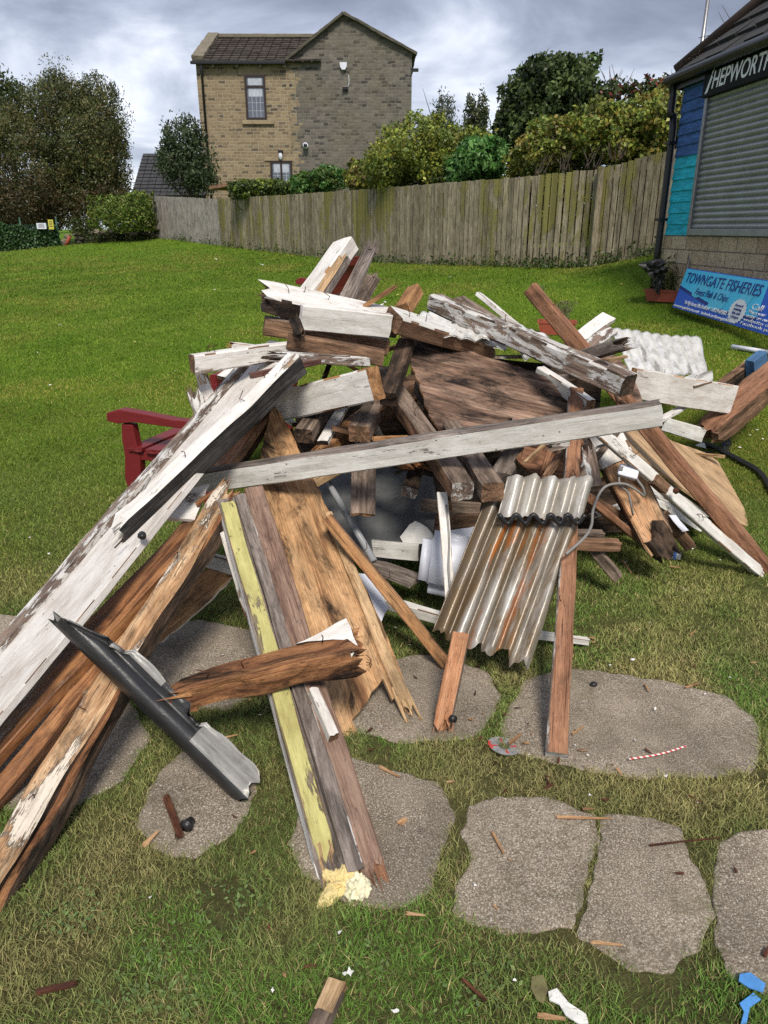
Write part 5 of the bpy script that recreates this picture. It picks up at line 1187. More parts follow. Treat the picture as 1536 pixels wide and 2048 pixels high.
panel('white_scrap', 'white pointed scrap beside the black bent pipe', 'scrap', [(1390, 890), (1408, 884), (1412, 896)], ((1390, 890, 5.4), (1408, 884, 5.5), (1412, 896, 5.3)), .004, 'flake')
# inside the heap
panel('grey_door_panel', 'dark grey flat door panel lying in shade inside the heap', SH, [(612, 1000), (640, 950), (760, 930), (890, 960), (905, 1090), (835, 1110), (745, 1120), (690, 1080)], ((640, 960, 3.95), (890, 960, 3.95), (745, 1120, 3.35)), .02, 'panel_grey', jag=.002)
tube('white_pipe', [P(652, 958, 3.55), P(668, 985, 3.47), P(748, 1122, 3.12)], [.012, .017, .017], 'plastic_grey', 'pale grey plastic pipe leaning inside the heap behind the plywood plank', 'pipe', smooth=1)
beam('hanging_plank', 'brown plank end hanging straight down under the front beam', BR, (728, 900, 3.4), (725, 1030, 3.14), .112, .02, 'browngrey', ref='cam', e1='cut', em='orange')
def bin_():
    c = P(900, 1130, 3.12); M['bin'] = M['plastic_white']
    bm = __import__('bmesh').new(); B_ = __import__('bmesh')
    B_.ops.create_cube(bm, size=1)
    for v in bm.verts: v.co.x *= .27; v.co.y *= .20; v.co.z *= .29 ; v.co.x *= (1.1 if v.co.z > 0 else .92)
    B_.ops.bevel(bm, geom=bm.edges[:], offset=.05, segments=5, affect='EDGES')
    me = bpy.data.meshes.new('plastic_tub'); bm.to_mesh(me); bm.free(); me.materials.append(M['bin'])
    o = bpy.data.objects.new('plastic_tub', me); COL.objects.link(o); o.matrix_world = Matrix.Translation(c) @ Matrix.Rotation(R(-12), 4, 'Z') @ Matrix.Rotation(R(8), 4, 'Y') @ Matrix.Rotation(R(-24), 4, 'X')
    for p in me.polygons: p.use_smooth = True
    tag(o, 'scuffed white plastic tub lying in the middle of the heap', 'tub')
bin_()
panel('tub_lid', 'flat white plastic lid behind the metal strip in the heap', 'lid', [(895, 1062), (950, 1052), (975, 1075), (950, 1130), (905, 1110)], ((895, 1062, 3.36), (975, 1075, 3.4), (905, 1115, 3.24)), .006, 'plastic_white')
ms = beam('white_trim', 'narrow white trim with grey cable clipped along it standing before the tub', TB, (886, 985, 3.02), (902, 1216, 2.72), .045, .025, 'white', ref='cam', em='raw', seg=12)
tube('cable', [P(892, 1010, 2.97), P(898, 1080, 2.88), P(897, 1140, 2.80), P(903, 1195, 2.72)], .005, 'cable', parent=ms, n=6)
beam('low_white_batten', 'white batten low on the grass behind the brown batten', TB, (712, 1190, 3.02), (884, 1236, 2.82), .05, .05, 'white', sides={'-y': 'whitegrey'})
beam('white_plank_piece', 'level white plank piece on the dark grey door panel', BR, (745, 1096, 3.34), (838, 1104, 3.28), .02, .085, 'whitegrey')
beam('grey_plank_piece', 'dark grey painted plank below the level white plank piece', BR, (742, 1128, 3.32), (834, 1162, 3.14), .12, .02, 'panel_grey' if False else 'grey')
panel('white_shard', 'white pointed shard lying on the dark grey door panel', 'scrap', [(800, 1072), (830, 1040), (866, 1066), (872, 1084), (812, 1092)], ((800, 1072, 3.36), (830, 1040, 3.4), (866, 1084, 3.28)), .01, 'flake', jag=.006)
panel('pale_blue_panel', 'pale blue white plastic panel behind the lower part of the plywood plank', SH, [(690, 1145), (745, 1148), (776, 1215), (757, 1258), (720, 1256)], ((690, 1145, 3.0), (745, 1148, 3.02), (757, 1258, 2.78)), .006, 'plastic_white')
beam('dark_stub', 'dark square stub end left of the white slat inside the heap', TB, (668, 790, 4.0), (606, 872, 3.42), .085, .07, 'browngrey', em='dark')
beam('white_batten', 'white slat with dark end between two stubs inside the heap', TB, (692, 805, 3.95), (645, 886, 3.45), .055, .025, 'white', em='dark')
beam('orange_stub', 'orange brown stub under the white slat inside the heap', TB, (700, 850, 3.8), (640, 905, 3.42), .07, .05, 'orange', e1='rag')
beam('white_stick', 'thin white stick in the dark left side of the heap', TB, (560, 826, 3.9), (590, 850, 3.7), .03, .02, 'white')
beam('ochre_batten', 'ochre batten under the front beam right of the plywood plank', TB, (590, 985, 3.4), (690, 930, 3.5), .05, .05, 'raw')
beam('rotten_chunk', 'rotten brown chunk hanging under the front beam centre', TB, (755, 905, 3.45), (838, 925, 3.25), .12, .09, 'orangewet', e0='rot', e1='rag', sides={'-z': 'dark'}, wob=.02)
beam('boxed_stub', 'dark stub with white painted edges hanging below the rotten brown chunk', TB, (836, 930, 3.5), (818, 985, 3.2), .07, .05, 'dark', ref='cam', em='whitepeel')
beam('dark_upright', 'dark upright with orange tip left of the two long joists', TB, (868, 880, 3.45), (890, 1012, 3.1), .062, .05, 'dark', ref='cam', em='orange', e1='rot')
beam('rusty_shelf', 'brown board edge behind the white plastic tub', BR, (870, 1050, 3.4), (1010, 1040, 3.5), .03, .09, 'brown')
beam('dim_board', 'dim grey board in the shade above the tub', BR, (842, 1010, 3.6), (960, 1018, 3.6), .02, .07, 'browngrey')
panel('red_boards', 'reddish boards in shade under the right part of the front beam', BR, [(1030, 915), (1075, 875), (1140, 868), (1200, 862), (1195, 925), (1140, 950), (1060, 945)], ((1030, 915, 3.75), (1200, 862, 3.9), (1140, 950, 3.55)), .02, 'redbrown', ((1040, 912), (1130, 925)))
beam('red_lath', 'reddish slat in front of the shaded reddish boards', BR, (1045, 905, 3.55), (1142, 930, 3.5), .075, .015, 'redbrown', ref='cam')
beam('white_fragment', 'white fragment just below the right half of the front beam', TB, (1098, 895, 3.3), (1135, 888, 3.35), .04, .035, 'whitepeel', e0='rot')
beam('thin_stick', 'thin pale stick slanting in the dark below the front beam', TB, (1048, 925, 3.3), (1088, 888, 3.45), .015, .012, 'raw')
beam('white_upright', 'white chipped upright behind the top corner of the corrugated roof sheet', TB, (1178, 905, 3.2), (1192, 975, 3.1), .06, .03, 'whitepeel', ref='cam', e0='rag')
beam('white_under_rail', 'white board edge under the dark plywood right side', TB, (1080, 745, 4.0), (1180, 812, 3.6), .05, .07, 'white', sides={'-y': 'whitegrey'})
# filler boards added deep in the heap to stop light leaking through
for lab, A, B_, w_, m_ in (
    ('wide dark filler board added to block light behind the white boxed beam', (590, 830, 4.3), (880, 800, 4.4), .30, 'dark'),
    ('wide dark filler board added to block light behind the front beam', (600, 930, 4.35), (900, 900, 4.4), .34, 'dark'),
    ('dark filler board added to block light behind the two long joists', (880, 930, 4.3), (1180, 900, 4.3), .34, 'dark'),
    ('dark bottom filler board added to block light behind the dark grey door panel', (640, 1010, 4.2), (1000, 1010, 4.2), .25, 'browngrey'),
    ('dark filler board added to block light behind the corrugated roof sheet', (980, 1020, 4.0), (1300, 1010, 4.05), .30, 'dark'),
    ('dark filler board added to block light behind the dark plywood sheet', (820, 760, 4.5), (1200, 800, 4.4), .36, 'dark')):
    beam('light_block_board', lab, BR, A, B_, w_, .02, m_, ref='cam')
beam('crosswise_timber', 'brown timber running back through the heart of the heap', TB, (650, 900, 3.6), (900, 720, 4.9), .12, .10, 'brown')
beam('crosswise_timber', 'grey timber running back behind the dark plywood sheet', TB, (1000, 960, 3.7), (1150, 720, 5.0), .12, .10, 'grey')
# back left: pieces standing up
ub = beam('tall_white_beam', 'tall white beam with raw orange tip standing up at the back', TB, (575, 655, 3.95), (690, 492, 4.45), .15, .09, 'whitepink', sides={'+z': 'white'}, em='orange', roll=-15, seg=12)
beam('orange_rail', 'raw orange rail lying on the tall white beam', TB, (632, 612, 3.9), (688, 520, 4.2), .055, .06, 'raw', sides={'-y': 'grey'}, roll=-10, e1='rag')
beam('grey_slab', 'weathered grey slab board standing up with pointed tip at the back', TB, (672, 640, 3.95), (745, 492, 4.4), .095, .035, 'grey', e1='rag', taper=.65)
beam('bark_strip', 'dark fibrous broken timber right of the weathered grey slab', TB, (700, 630, 4.0), (746, 552, 4.25), .07, .06, 'browngrey', e1='rot', wob=.012)
panel('white_sliver', 'white pointed sliver behind the topmost white timber', 'scrap', [(735, 618), (768, 606), (758, 626)], ((735, 618, 4.1), (768, 606, 4.2), (758, 626, 4.05)), .006, 'flake')
beam('white_stub', 'white stub end left of the brown joists', TB, (462, 690, 3.7), (560, 705, 3.8), .04, .035, 'white', e0='rag', em='orange')
beam('under_board', 'white board under the white rail at the top left', BR, (455, 760, 3.62), (560, 690, 3.9), .14, .03, 'white')
# charred gutter sheet
def gutter():
    a = P(128, 1216, 2.06); b_ = P(500, 1588, 1.88) + Vector((0, 0, .02)); X, Y, Z = frame(a, b_, Vector((-.3, -.35, 1))); Ln = (b_ - a).length; n = 40
    pr = [(-.052, -.034), (-.040, -.004), (-.024, .010), (-.004, .010), (.010, -.006), (.020, -.008), (.034, .010), (.050, .016), (.060, .004)]
    k = len(pr); V = []
    mats = [M['gutter'], M['gutterpale']]
    for s in (0, -1):
        for i in range(n + 1):
            t = i / n
            for j, (y, z) in enumerate(pr):
                wide = min(1, max(.0, (t - .03) / (.10 + .018 * j))) if j > 2 else min(1, max(.0, t / .05))
                if t > .96: wide = min(wide, 1 - (t - .96) * 4 * random.random())
                yy = -.03 + (y + .03) * (wide if j > 1 else 1)
                if j >= 7: yy += .012 * mnoise.noise(Vector((t * 9, j, 1))) - (.03 if .30 > t > .22 or .62 < t < .68 else 0)
                V.append((t * Ln + (random.uniform(-.02, .02) if i in (0, n) else 0), yy, z + .006 * mnoise.noise(Vector((t * 7, j * .4, 5))) + s * .006))
    F, fm = [], []; a_ = (n + 1) * k
    for i in range(n):
        for j in range(k - 1):
            q = (i * k + j, (i + 1) * k + j, (i + 1) * k + j + 1, i * k + j + 1)
            t = i / n + .03 * mnoise.noise(Vector((i * .5, j, 2)))
            pale = (j >= 6 and t > .20 and not (.47 < t < .66)) or (j >= 2 and t > .68)
            F.append(q); fm.append(1 if pale else 0); F.append(tuple(x + a_ for x in reversed(q))); fm.append(0)
    for i in range(n):
        for j in (0, k - 1): F.append((i * k + j, i * k + j + a_, (i + 1) * k + j + a_, (i + 1) * k + j)); fm.append(0)
    for i in (0, n):
        for j in range(k - 1): F.append((i * k + j, i * k + j + 1, i * k + j + 1 + a_, i * k + j + a_)); fm.append(1)
    o = mk('charred_sheet', V, F, mats, fm, None, mat3(X, Y, Z, a), smooth=True); tag(o, 'narrow black charred corrugated strip leaning from the timbers onto a slab', SH)
    lump('foil_patch', None, None, P(425, 1478, 2.02), (.02, .016, .012), 'metal', parent=o, rough=.6, seed=2)
gutter()

# ------------------------------------------------------------------ slabs
SLABS = [
 ('largest pinkish grey slab under the end of the purple brown post', [(1048, 1362), (1130, 1338), (1240, 1350), (1350, 1368), (1450, 1392), (1512, 1440), (1522, 1500), (1500, 1548), (1400, 1556), (1250, 1558), (1130, 1536), (1010, 1498), (1000, 1450)]),
 ('grey slab left of the mossy joint in the lower right', [(938, 1612), (1000, 1592), (1090, 1597), (1190, 1630), (1192, 1680), (1176, 1740), (1164, 1795), (1142, 1855), (1080, 1864), (1000, 1864), (915, 1840), (903, 1790), (945, 1725), (925, 1665)]),
 ('grey slab right of the mossy joint in the lower right', [(1202, 1630), (1290, 1636), (1355, 1655), (1384, 1725), (1412, 1765), (1424, 1830), (1402, 1897), (1345, 1950), (1265, 1944), (1185, 1900), (1150, 1858), (1174, 1800), (1188, 1740)]),
 ('brown grey slab cut by the right edge beside the blue shards', [(1440, 1682), (1536, 1660), (1610, 1680), (1660, 1800), (1630, 1960), (1536, 1996), (1462, 1952), (1432, 1880), (1424, 1800)]),
 ('dark slab beside the lower end of the yellow door frame', [(690, 1512), (780, 1538), (880, 1566), (908, 1640), (888, 1705), (866, 1780), (800, 1818), (690, 1808), (605, 1750), (585, 1690), (600, 1590)]),
 ('small slab under the foot of the charred strip', [(310, 1550), (380, 1490), (455, 1515), (515, 1575), (475, 1660), (395, 1715), (310, 1706), (275, 1650)]),
 ('dark slab under the split timber at the left', [(90, 1410), (250, 1400), (300, 1470), (250, 1560), (145, 1618), (10, 1622), (-70, 1545), (-10, 1430)]),
 ('shaded slab behind the charred strip', [(245, 1272), (400, 1240), (535, 1268), (550, 1365), (450, 1425), (325, 1416), (225, 1376)]),
 ('shaded slab under the broken end of the plywood plank', [(670, 1338), (850, 1310), (975, 1346), (1000, 1400), (955, 1476), (800, 1486), (665, 1450)]),
 ('slab at the left edge beyond the wide white board', [(-30, 1228), (80, 1238), (130, 1290), (80, 1352), (-70, 1362), (-90, 1265)]),
]
SLABW = []
def slabs():
    for lab, pix in SLABS:
        pts = [G(x, y) for x, y in pix]; out = []; n = len(pts)
        for i in range(n):
            p0, p1, p2, p3 = pts[i - 1], pts[i], pts[(i + 1) % n], pts[(i + 2) % n]
            for k in range(7):
                t = k / 7; v = (.5 * ((2 * p1) + (p2 - p0) * t + (2 * p0 - 5 * p1 + 4 * p2 - p3) * t * t + (3 * p1 - p0 - 3 * p2 + p3) * t ** 3)) * .15 + p1.lerp(p2, t) * .85
                nq = mnoise.noise_vector(Vector((v.x * 16, v.y * 16, 2))) * .016 + mnoise.noise_vector(Vector((v.x * 45, v.y * 45, 7))) * .007; out.append((v.x + nq.x, v.y + nq.y))
        out = np.array(out); c = out.mean(0); SLABW.append(out)
        a = ((out[:, 0] * np.roll(out[:, 1], -1)) - (np.roll(out[:, 0], -1) * out[:, 1])).sum()
        if a < 0: out = out[::-1]
        zc = tz(*c); k = len(out); V = []
        for f, z in ((1.0, -.02), (1.0, .003), (.975, .006), (.6, .008)):
            for x, y in out:
                q = c + (np.array((x, y)) - c) * f
                V.append((q[0] - c[0], q[1] - c[1], z + (tz(*q) - zc) + (.002 * mnoise.noise(Vector((q[0] * 9, q[1] * 9, 1))) if f < .99 else 0)))
        F = []
        for r in range(3):
            for i in range(k): F.append((r * k + i, r * k + (i + 1) % k, (r + 1) * k + (i + 1) % k, (r + 1) * k + i))
        F.append(tuple(3 * k + i for i in range(k)))
        o = mk('paving_slab', V, F, M['slab'], None, None, Matrix.Translation((c[0], c[1], zc)))
        tag(o, lab, 'paving slab', 'crazy paving slabs in the grass')
slabs()
def inpoly(x, y, poly):
    r = np.zeros(len(x), bool); j = len(poly) - 1
    for i in range(len(poly)):
        xi, yi = poly[i]; xj, yj = poly[j]
        c = ((yi > y) != (yj > y)) & (x < (xj - xi) * (y - yi) / (yj - yi + 1e-12) + xi); r ^= c; j = i
    return r

# ------------------------------------------------------------------ grass (uncountable)
def vnoise(x, y, s, seed=0):
    xi = np.floor(x * s).astype(int); yi = np.floor(y * s).astype(int); fx = x * s - xi; fy = y * s - yi
    def h(a, b): return ((np.sin(a * 127.1 + b * 311.7 + seed * 74.7) * 43758.5453) % 1.0)
    fx = fx * fx * (3 - 2 * fx); fy = fy * fy * (3 - 2 * fy)
    return (h(xi, yi) * (1 - fx) + h(xi + 1, yi) * fx) * (1 - fy) + (h(xi, yi + 1) * (1 - fx) + h(xi + 1, yi + 1) * fx) * fy
def fbm(x, y, s, seed=0): return .55 * vnoise(x, y, s, seed) + .3 * vnoise(x, y, s * 2.1, seed + 1) + .15 * vnoise(x, y, s * 4.3, seed + 2)
def grass(name, y0, y1, label):
    """blades thin out smoothly with distance and are coarser there"""
    dens = lambda y: np.where(y < 2.2, 44000, 44000 * (2.2 / np.maximum(y, .1)) ** 2.15) * np.clip((34 - y) / 14, 0, 1)
    hw1 = .62 * (y1 + .9) + .5; dm = float(dens(np.array([y0]))[0])
    n = int(2 * hw1 * (y1 - y0) * dm); y = y0 + (y1 - y0) * RNG.random(n); x = (RNG.random(n) * 2 - 1) * hw1
    k = (np.abs(x) < .62 * (y + .9) + .5) & (RNG.random(n) < dens(y) / dm); x, y = x[k], y[k]
    ed = RNG.random(len(x))
    for p in SLABW:
        if p[:, 1].max() < y0 or p[:, 1].min() > y1: continue
        c = p.mean(0); k = ~inpoly(x, y, c + (p - c) * .955) & ~(inpoly(x, y, c + (p - c) * .99) & (ed < .72)); x, y, ed = x[k], y[k], ed[k]
    patch = fbm(x, y, 2.6, 3); bare = fbm(x, y, 4.7, 9)
    k = (bare > .33) | (RNG.random(len(x)) < .22) | (y > 3.5); x, y, patch = x[k], y[k], patch[k]
    n = len(x); z = terr(x, y); far = np.clip((y - 2.6) / 2.8, 0, 1)
    tall = .5 + 1.0 * fbm(x, y, 5.5, 21) * (1 - .5 * far) + .25 * far
    h = (.021 + .0009 * np.maximum(y - 3, 0)) * tall * RNG.uniform(.5, 1.25, n); w = (.0012 + .00042 * np.maximum(y - 1.6, 0)) * RNG.uniform(.6, 1.3, n)
    a = RNG.uniform(0, 2 * np.pi, n); la = RNG.uniform(0, 2 * np.pi, n); ln = h * RNG.uniform(.25, 1.6, n)
    dx, dy = np.cos(a) * w, np.sin(a) * w; lx, ly = np.cos(la) * ln, np.sin(la) * ln
    b = np.stack([x, y, z - .003], 1); D = np.stack([dx, dy, 0 * x], 1); Lm = np.stack([lx * .35, ly * .35, h * .62], 1); Lt = np.stack([lx, ly, h], 1)
    V = np.stack([b - D, b + D, b + Lm + D * .8, b + Lm - D * .8, b + Lt], 1).reshape(-1, 3)
    i = np.arange(n)[:, None] * 5
    F = np.concatenate([i + np.array([[0, 1, 2]]), i + np.array([[0, 2, 3]]), i + np.array([[3, 2, 4]])], 0)
    t = np.clip((patch - .33) / .34, 0, 1)[:, None]; far = far[:, None]
    g1 = np.array((.150, .200, .056)); g2 = np.array((.300, .285, .115)); f1 = np.array((.115, .200, .018)); f2 = np.array((.20, .265, .036))
    col = (g1 * (1 - t) + g2 * t) * (1 - far) + (f1 * (1 - t) + f2 * t) * far
    mid = (np.clip((y - 3.2) / 1.5, 0, 1) * np.clip((8.5 - y) / 3.5, 0, 1))[:, None]; col = col * (1 - .75 * mid) + (np.array((.185, .225, .045)) * (.75 + .5 * fbm(x, y, 1.9, 71)[:, None])) * .75 * mid
    lush = np.clip((fbm(x, y, 1.7, 33) - .50) * 5, 0, 1)[:, None] * (1 - far); col = col * (1 - lush) + np.array((.13, .235, .045)) * lush
    st = RNG.random(n) < .14 * (1 - far[:, 0]) + .015 + .13 * (t[:, 0] > .75) * (1 - far[:, 0]); col[st] = np.array((.36, .30, .14)) * RNG.uniform(.4, 1.2, (st.sum(), 1))
    yl = np.clip((fbm(x, y, .8, 55) - .50) * 6, 0, 1)[:, None] * far; col = col * (1 - .65 * yl) + np.array((.30, .27, .06)) * .65 * yl
    col = col * RNG.uniform(.6, 1.4, (n, 1)) * (1.0 + .20 * (1 - far)) * (.72 + .56 * fbm(x, y, .9, 91)[:, None]) * (1 - .16 * np.clip((y - 9) / 8, 0, 1))[:, None]
    o = quads_mesh(name, V, F, np.repeat(np.clip(col, 0, 1), 5, 0), M['blade'], tri=True); tag(o, label, 'grass', kind='stuff')
grass('grass', .75, 3.2, 'short scruffy olive grass around the paving slabs')
grass('grass', 3.2, 7.0, 'mown grass around the heap and the red bench')
grass('grass', 7.0, 34, 'mown bright green lawn behind the heap')
def rosettes():
    pos, out = [], []
    cl = [(160, 1800), (130, 1840), (200, 1790), (100, 1850), (300, 1930), (330, 1965), (290, 2000), (360, 1990), (470, 1790), (500, 1800), (720, 1920), (745, 1910), (1000, 1940), (980, 1960), (1330, 1150), (1350, 1165), (230, 2010), (380, 2030), (940, 2000), (180, 1850), (420, 1880)]
    V = []; C = []
    for px, py in cl:
        g = G(px, py)
        for i in range(30):
            p = g + Vector((random.gauss(0, .042), random.gauss(0, .036), random.uniform(.006, .018))); a = random.uniform(0, 6.28); L = random.uniform(.004, .009); t = random.uniform(-.3, .5)
            d = Vector((math.cos(a), math.sin(a), t)) * L; s = Vector((-math.sin(a), math.cos(a), random.uniform(-.3, .3))) * L * .6
            V += [p - d, p - d * .1 + s, p + d, p - d * .1 - s]; C += [np.array(random.choice(((.13, .20, .06), (.17, .23, .08), (.10, .16, .05)))) * random.uniform(.7, 1.3)] * 4
    V = np.array([tuple(v) for v in V]); o = quads_mesh('clover_leaves', V, np.arange(len(V)).reshape(-1, 4), np.array(C), M['leaf']); tag(o, 'patches of small round clover leaves in the grass', 'clover', kind='stuff')
rosettes()
def fence_weeds():
    pos = []; 
    for i in range(len(FENCE) - 1):
        a, b_ = P(*FENCE[i][:3]), P(*FENCE[i + 1][:3])
        for k in range(26 if i < 3 else 34):
            t = random.random(); p = a.lerp(b_, t); big = 1.8 if (i in (1, 2) and random.random() < .35) else 1.0
            for q in range(int(16 * big)):
                pos.append((p.x + random.gauss(0, .14 * big), p.y - .12 + random.gauss(0, .06), tz(p.x, p.y) + abs(random.gauss(0, .10 * big))))
    pos = np.array(pos); pal = np.array([(.06, .10, .025), (.08, .12, .04), (.10, .11, .05), (.05, .075, .02)]); c = pal[RNG.integers(0, 4, len(pos))] * RNG.uniform(.6, 1.3, (len(pos), 1))
    o = leaves('fence_weeds', pos, .075, c, None, .45, -.3); tag(o, 'straggling weeds along the foot of the timber fence', 'weeds', kind='stuff')
fence_weeds()

# ------------------------------------------------------------------ planters
def planter(label, c, L_, W_, H_, rz, kind):
    e = empty('planter', c, rz); tag(e, label, 'planter')
    def ring(s, z): return [(-L_ / 2 * s, -W_ / 2 * s, z), (L_ / 2 * s, -W_ / 2 * s, z), (L_ / 2 * s, W_ / 2 * s, z), (-L_ / 2 * s, W_ / 2 * s, z)]
    V = ring(.84, 0) + ring(.98, H_ * .82) + ring(1.05, H_ * .82) + ring(1.05, H_) + ring(.96, H_) + ring(.92, H_ * .8)
    F = [(3, 2, 1, 0)] + [(r * 4 + i, r * 4 + (i + 1) % 4, (r + 1) * 4 + (i + 1) % 4, (r + 1) * 4 + i) for r in range(5) for i in range(4)]
    t = mk('trough', V, F, M['terracotta']); t.parent = e
    s = mk('soil', ring(.93, H_ * .85), [(0, 1, 2, 3)], M['soil']); s.parent = e
    return e
c = G(1112, 668); pe = planter('red plastic trough with a dry lavender clump behind the rafter', c, .44, .2, .16, R(-12), 0)
n = 500; aa = RNG.uniform(0, 6.28, n); rr = RNG.random(n) ** .6; hh = RNG.uniform(.03, .24, n)
pos = np.c_[c.x + .07 + np.cos(aa) * rr * .13 * (.5 + hh * 3), c.y + np.sin(aa) * rr * .10, c.z + .14 + hh]
leaves('dry_plant', pos, .05, np.array([(.16, .13, .10), (.22, .19, .13), (.10, .10, .06)])[RNG.integers(0, 3, n)], pe, .14, -1.2)
tube('weed_stem', [c + Vector((-.12, 0, .13)), c + Vector((-.15, 0, .35)), c + Vector((-.20, 0, .56))], [.005, .004, .002], 'bark', parent=pe, n=5)
pos = np.array([(c.x - .13 - .07 * t + random.gauss(0, .02), c.y + random.gauss(0, .02), c.z + .15 + .42 * t) for t in np.linspace(0, 1, 40)])
leaves('weed_leaves', pos, .05, np.tile((.10, .16, .04), (40, 1)), pe, .4, -.5)
c = P(1326, 606, 10.0); c.z = tz(c.x, c.y) + .01; c2 = c
pe = planter('dark red planter with a leafy plant at the left end of the banner', c, .46, .18, .15, R(-38), 1)
n = 480; pos = np.c_[c.x + .06 + RNG.normal(size=n) * .09, c.y + RNG.normal(size=n) * .09, c.z + .15 + np.abs(RNG.normal(size=n)) * .15]
leaves('foliage', pos, .07, np.array([(.09, .11, .03), (.14, .14, .05), (.06, .08, .02)])[RNG.integers(0, 3, n)], pe, .3, -.6)

# ------------------------------------------------------------------ bits on the ground
def disc():
    c = G(1008, 1492, .012); V, F, fm = [], [], []; n = 48
    for zz in (.0015, -.0015):
        for r in (.011, .0205, .046, .0565):
            for i in range(n): a = 2 * math.pi * i / n; V.append((r * math.cos(a), r * math.sin(a), zz - (.0015 if r < .021 else 0)))
    for s in (0, 1):
        for k in range(3):
            for i in range(n):
                q = (s * 4 * n + k * n + i, s * 4 * n + (k + 1) * n + i, s * 4 * n + (k + 1) * n + (i + 1) % n, s * 4 * n + k * n + (i + 1) % n)
                F.append(q if s == 0 else tuple(reversed(q))); red = k == 1 and (i % 12) in (0, 1); red = red or (k == 2 and 20 < i < 28)
                fm.append(1 if red else (2 if k == 0 else 0))
    for r in (0, 3):
        for i in range(n): F.append((r * n + i, r * n + (i + 1) % n, 4 * n + r * n + (i + 1) % n, 4 * n + r * n + i)); fm.append(2)
    M['abr'] = plain('grey_abrasive', (.30, .30, .31), .6, .5, 40); M['redprint'] = plain('red_print', (.5, .06, .05), .5); M['brass'] = plain('dark_green_hub', (.10, .12, .06), .4)
    o = mk('grinding_disc', V, F, [M['abr'], M['redprint'], M['brass']], fm, None, Matrix.Translation(c) @ Matrix.Rotation(R(8), 4, 'Y') @ Matrix.Rotation(R(-6), 4, 'X')); tag(o, 'grey grinding disc with red marks lying at the slab edge', 'disc')
disc()
def straw():
    a, m_, b_ = G(1258, 1518, .022), G(1320, 1508, .022), G(1372, 1492, .024)
    m, nt, N, L, b = newmat('striped_straw'); tc = N.new('ShaderNodeTexCoord'); w = N.new('ShaderNodeTexWave'); w.inputs['Scale'].default_value = 24; w.bands_direction = 'DIAGONAL'
    L.new(tc.outputs['Object'], w.inputs['Vector']); L.new(ramp(N, L, w.outputs['Fac'], [(.45, (.72, .66, .6)), (.55, (.5, .06, .06))]), b.inputs['Base Color'])
    tube('paper_straw', [a, m_, b_], .0035, m, 'red and white striped straw on the largest slab', 'straw', n=8)
straw()
def plug(px, py, lab):
    c = G(px, py, .02); t = tube('rubber_plug', [c + Vector((.008, .02, .004)), c + Vector((0, .0, .006)), c + Vector((-.004, -.014, .006))], [.012, .017, .015], 'plastic_black', lab, 'plug', n=14, smooth=1)
    tube('washer', [c + Vector((-.001, -.004, .006)), c + Vector((-.002, -.008, .006))], .021, 'plastic_black', parent=t, n=16, smooth=1)
plug(375, 1652, 'black rubber plug with a flange on the small slab')
lump('rubber_pellet', 'small black rubber pellet on the far edge of the largest slab', 'pellet', G(1188, 1368, .018), (.014, .012, .009), 'plastic_black', rough=.1)
beam('rusty_strip', 'dark rusty strip lying on the small slab beside the plug', 'strip', G(332, 1592, .022), G(358, 1672, .022), .022, .008, 'rust', e0='rag', e1='rag', wob=.004)
beam('rusty_strip', 'reddish rotten stick in the grass at the lower left', 'strip', G(76, 1985, .02), G(150, 1968, .022), .014, .01, 'rust', e0='rag', e1='rag', wob=.003)
beam('rusty_strip', 'reddish rotten stick in the grass left of the white paint shard', 'strip', G(925, 1962, .02), G(970, 2002, .02), .010, .008, 'rust', e0='rag', e1='rag')
bt = beam('broken_batten', 'short broken batten with fresh yellow break at the bottom edge', TB, G(628, 2080, .03), G(668, 1985, .03), .046, .022, 'browngrey', e1='cut')
beam('fresh_break', None, None, G(650, 2026, .036), G(676, 1966, .034), .046, .016, 'raw', parent=bt, e1='cut', em='raw')
panel('paint_shard', 'large white flake of thick paint in the grass at the bottom right', 'flake', [(1095, 1985), (1112, 1978), (1140, 2005), (1172, 2030), (1178, 2046), (1160, 2045), (1135, 2030), (1118, 2005), (1100, 1998)], tuple((x, y, G(x, y, .02).y) for x, y in ((1095, 1985), (1178, 2046), (1130, 2040))), .004, 'flake', jag=.004)
panel('blue_shard', 'upper curved blue plastic shard at the right edge', 'shard', [(1480, 1948), (1500, 1944), (1532, 1968), (1526, 1984), (1498, 1974), (1478, 1962)], tuple((x, y, G(x, y, .025).y) for x, y in ((1480, 1948), (1532, 1968), (1498, 1976))), .003, 'blue_plastic', jag=.001)
panel('blue_shard', 'lower cracked blue plastic shard at the right edge', 'shard', [(1478, 2006), (1508, 1986), (1522, 1998), (1500, 2014), (1494, 2046), (1482, 2046), (1486, 2022)], tuple((x, y, G(x, y, .02).y) for x, y in ((1478, 2006), (1522, 1998), (1488, 2040))), .003, 'blue_plastic', jag=.002)
M['deadleaf'] = plain('dead_leaf', (.16, .14, .06), .8, .5, 20)
panel('dead_leaf', 'large curled olive leaf left of the white paint shard', 'leaf', [(1062, 1955), (1085, 1950), (1094, 1975), (1088, 2005), (1070, 2000), (1064, 1975)], tuple((x, y, G(x, y, .02).y) for x, y in ((1062, 1955), (1094, 1975), (1075, 2004))), .002, 'deadleaf', jag=.004)
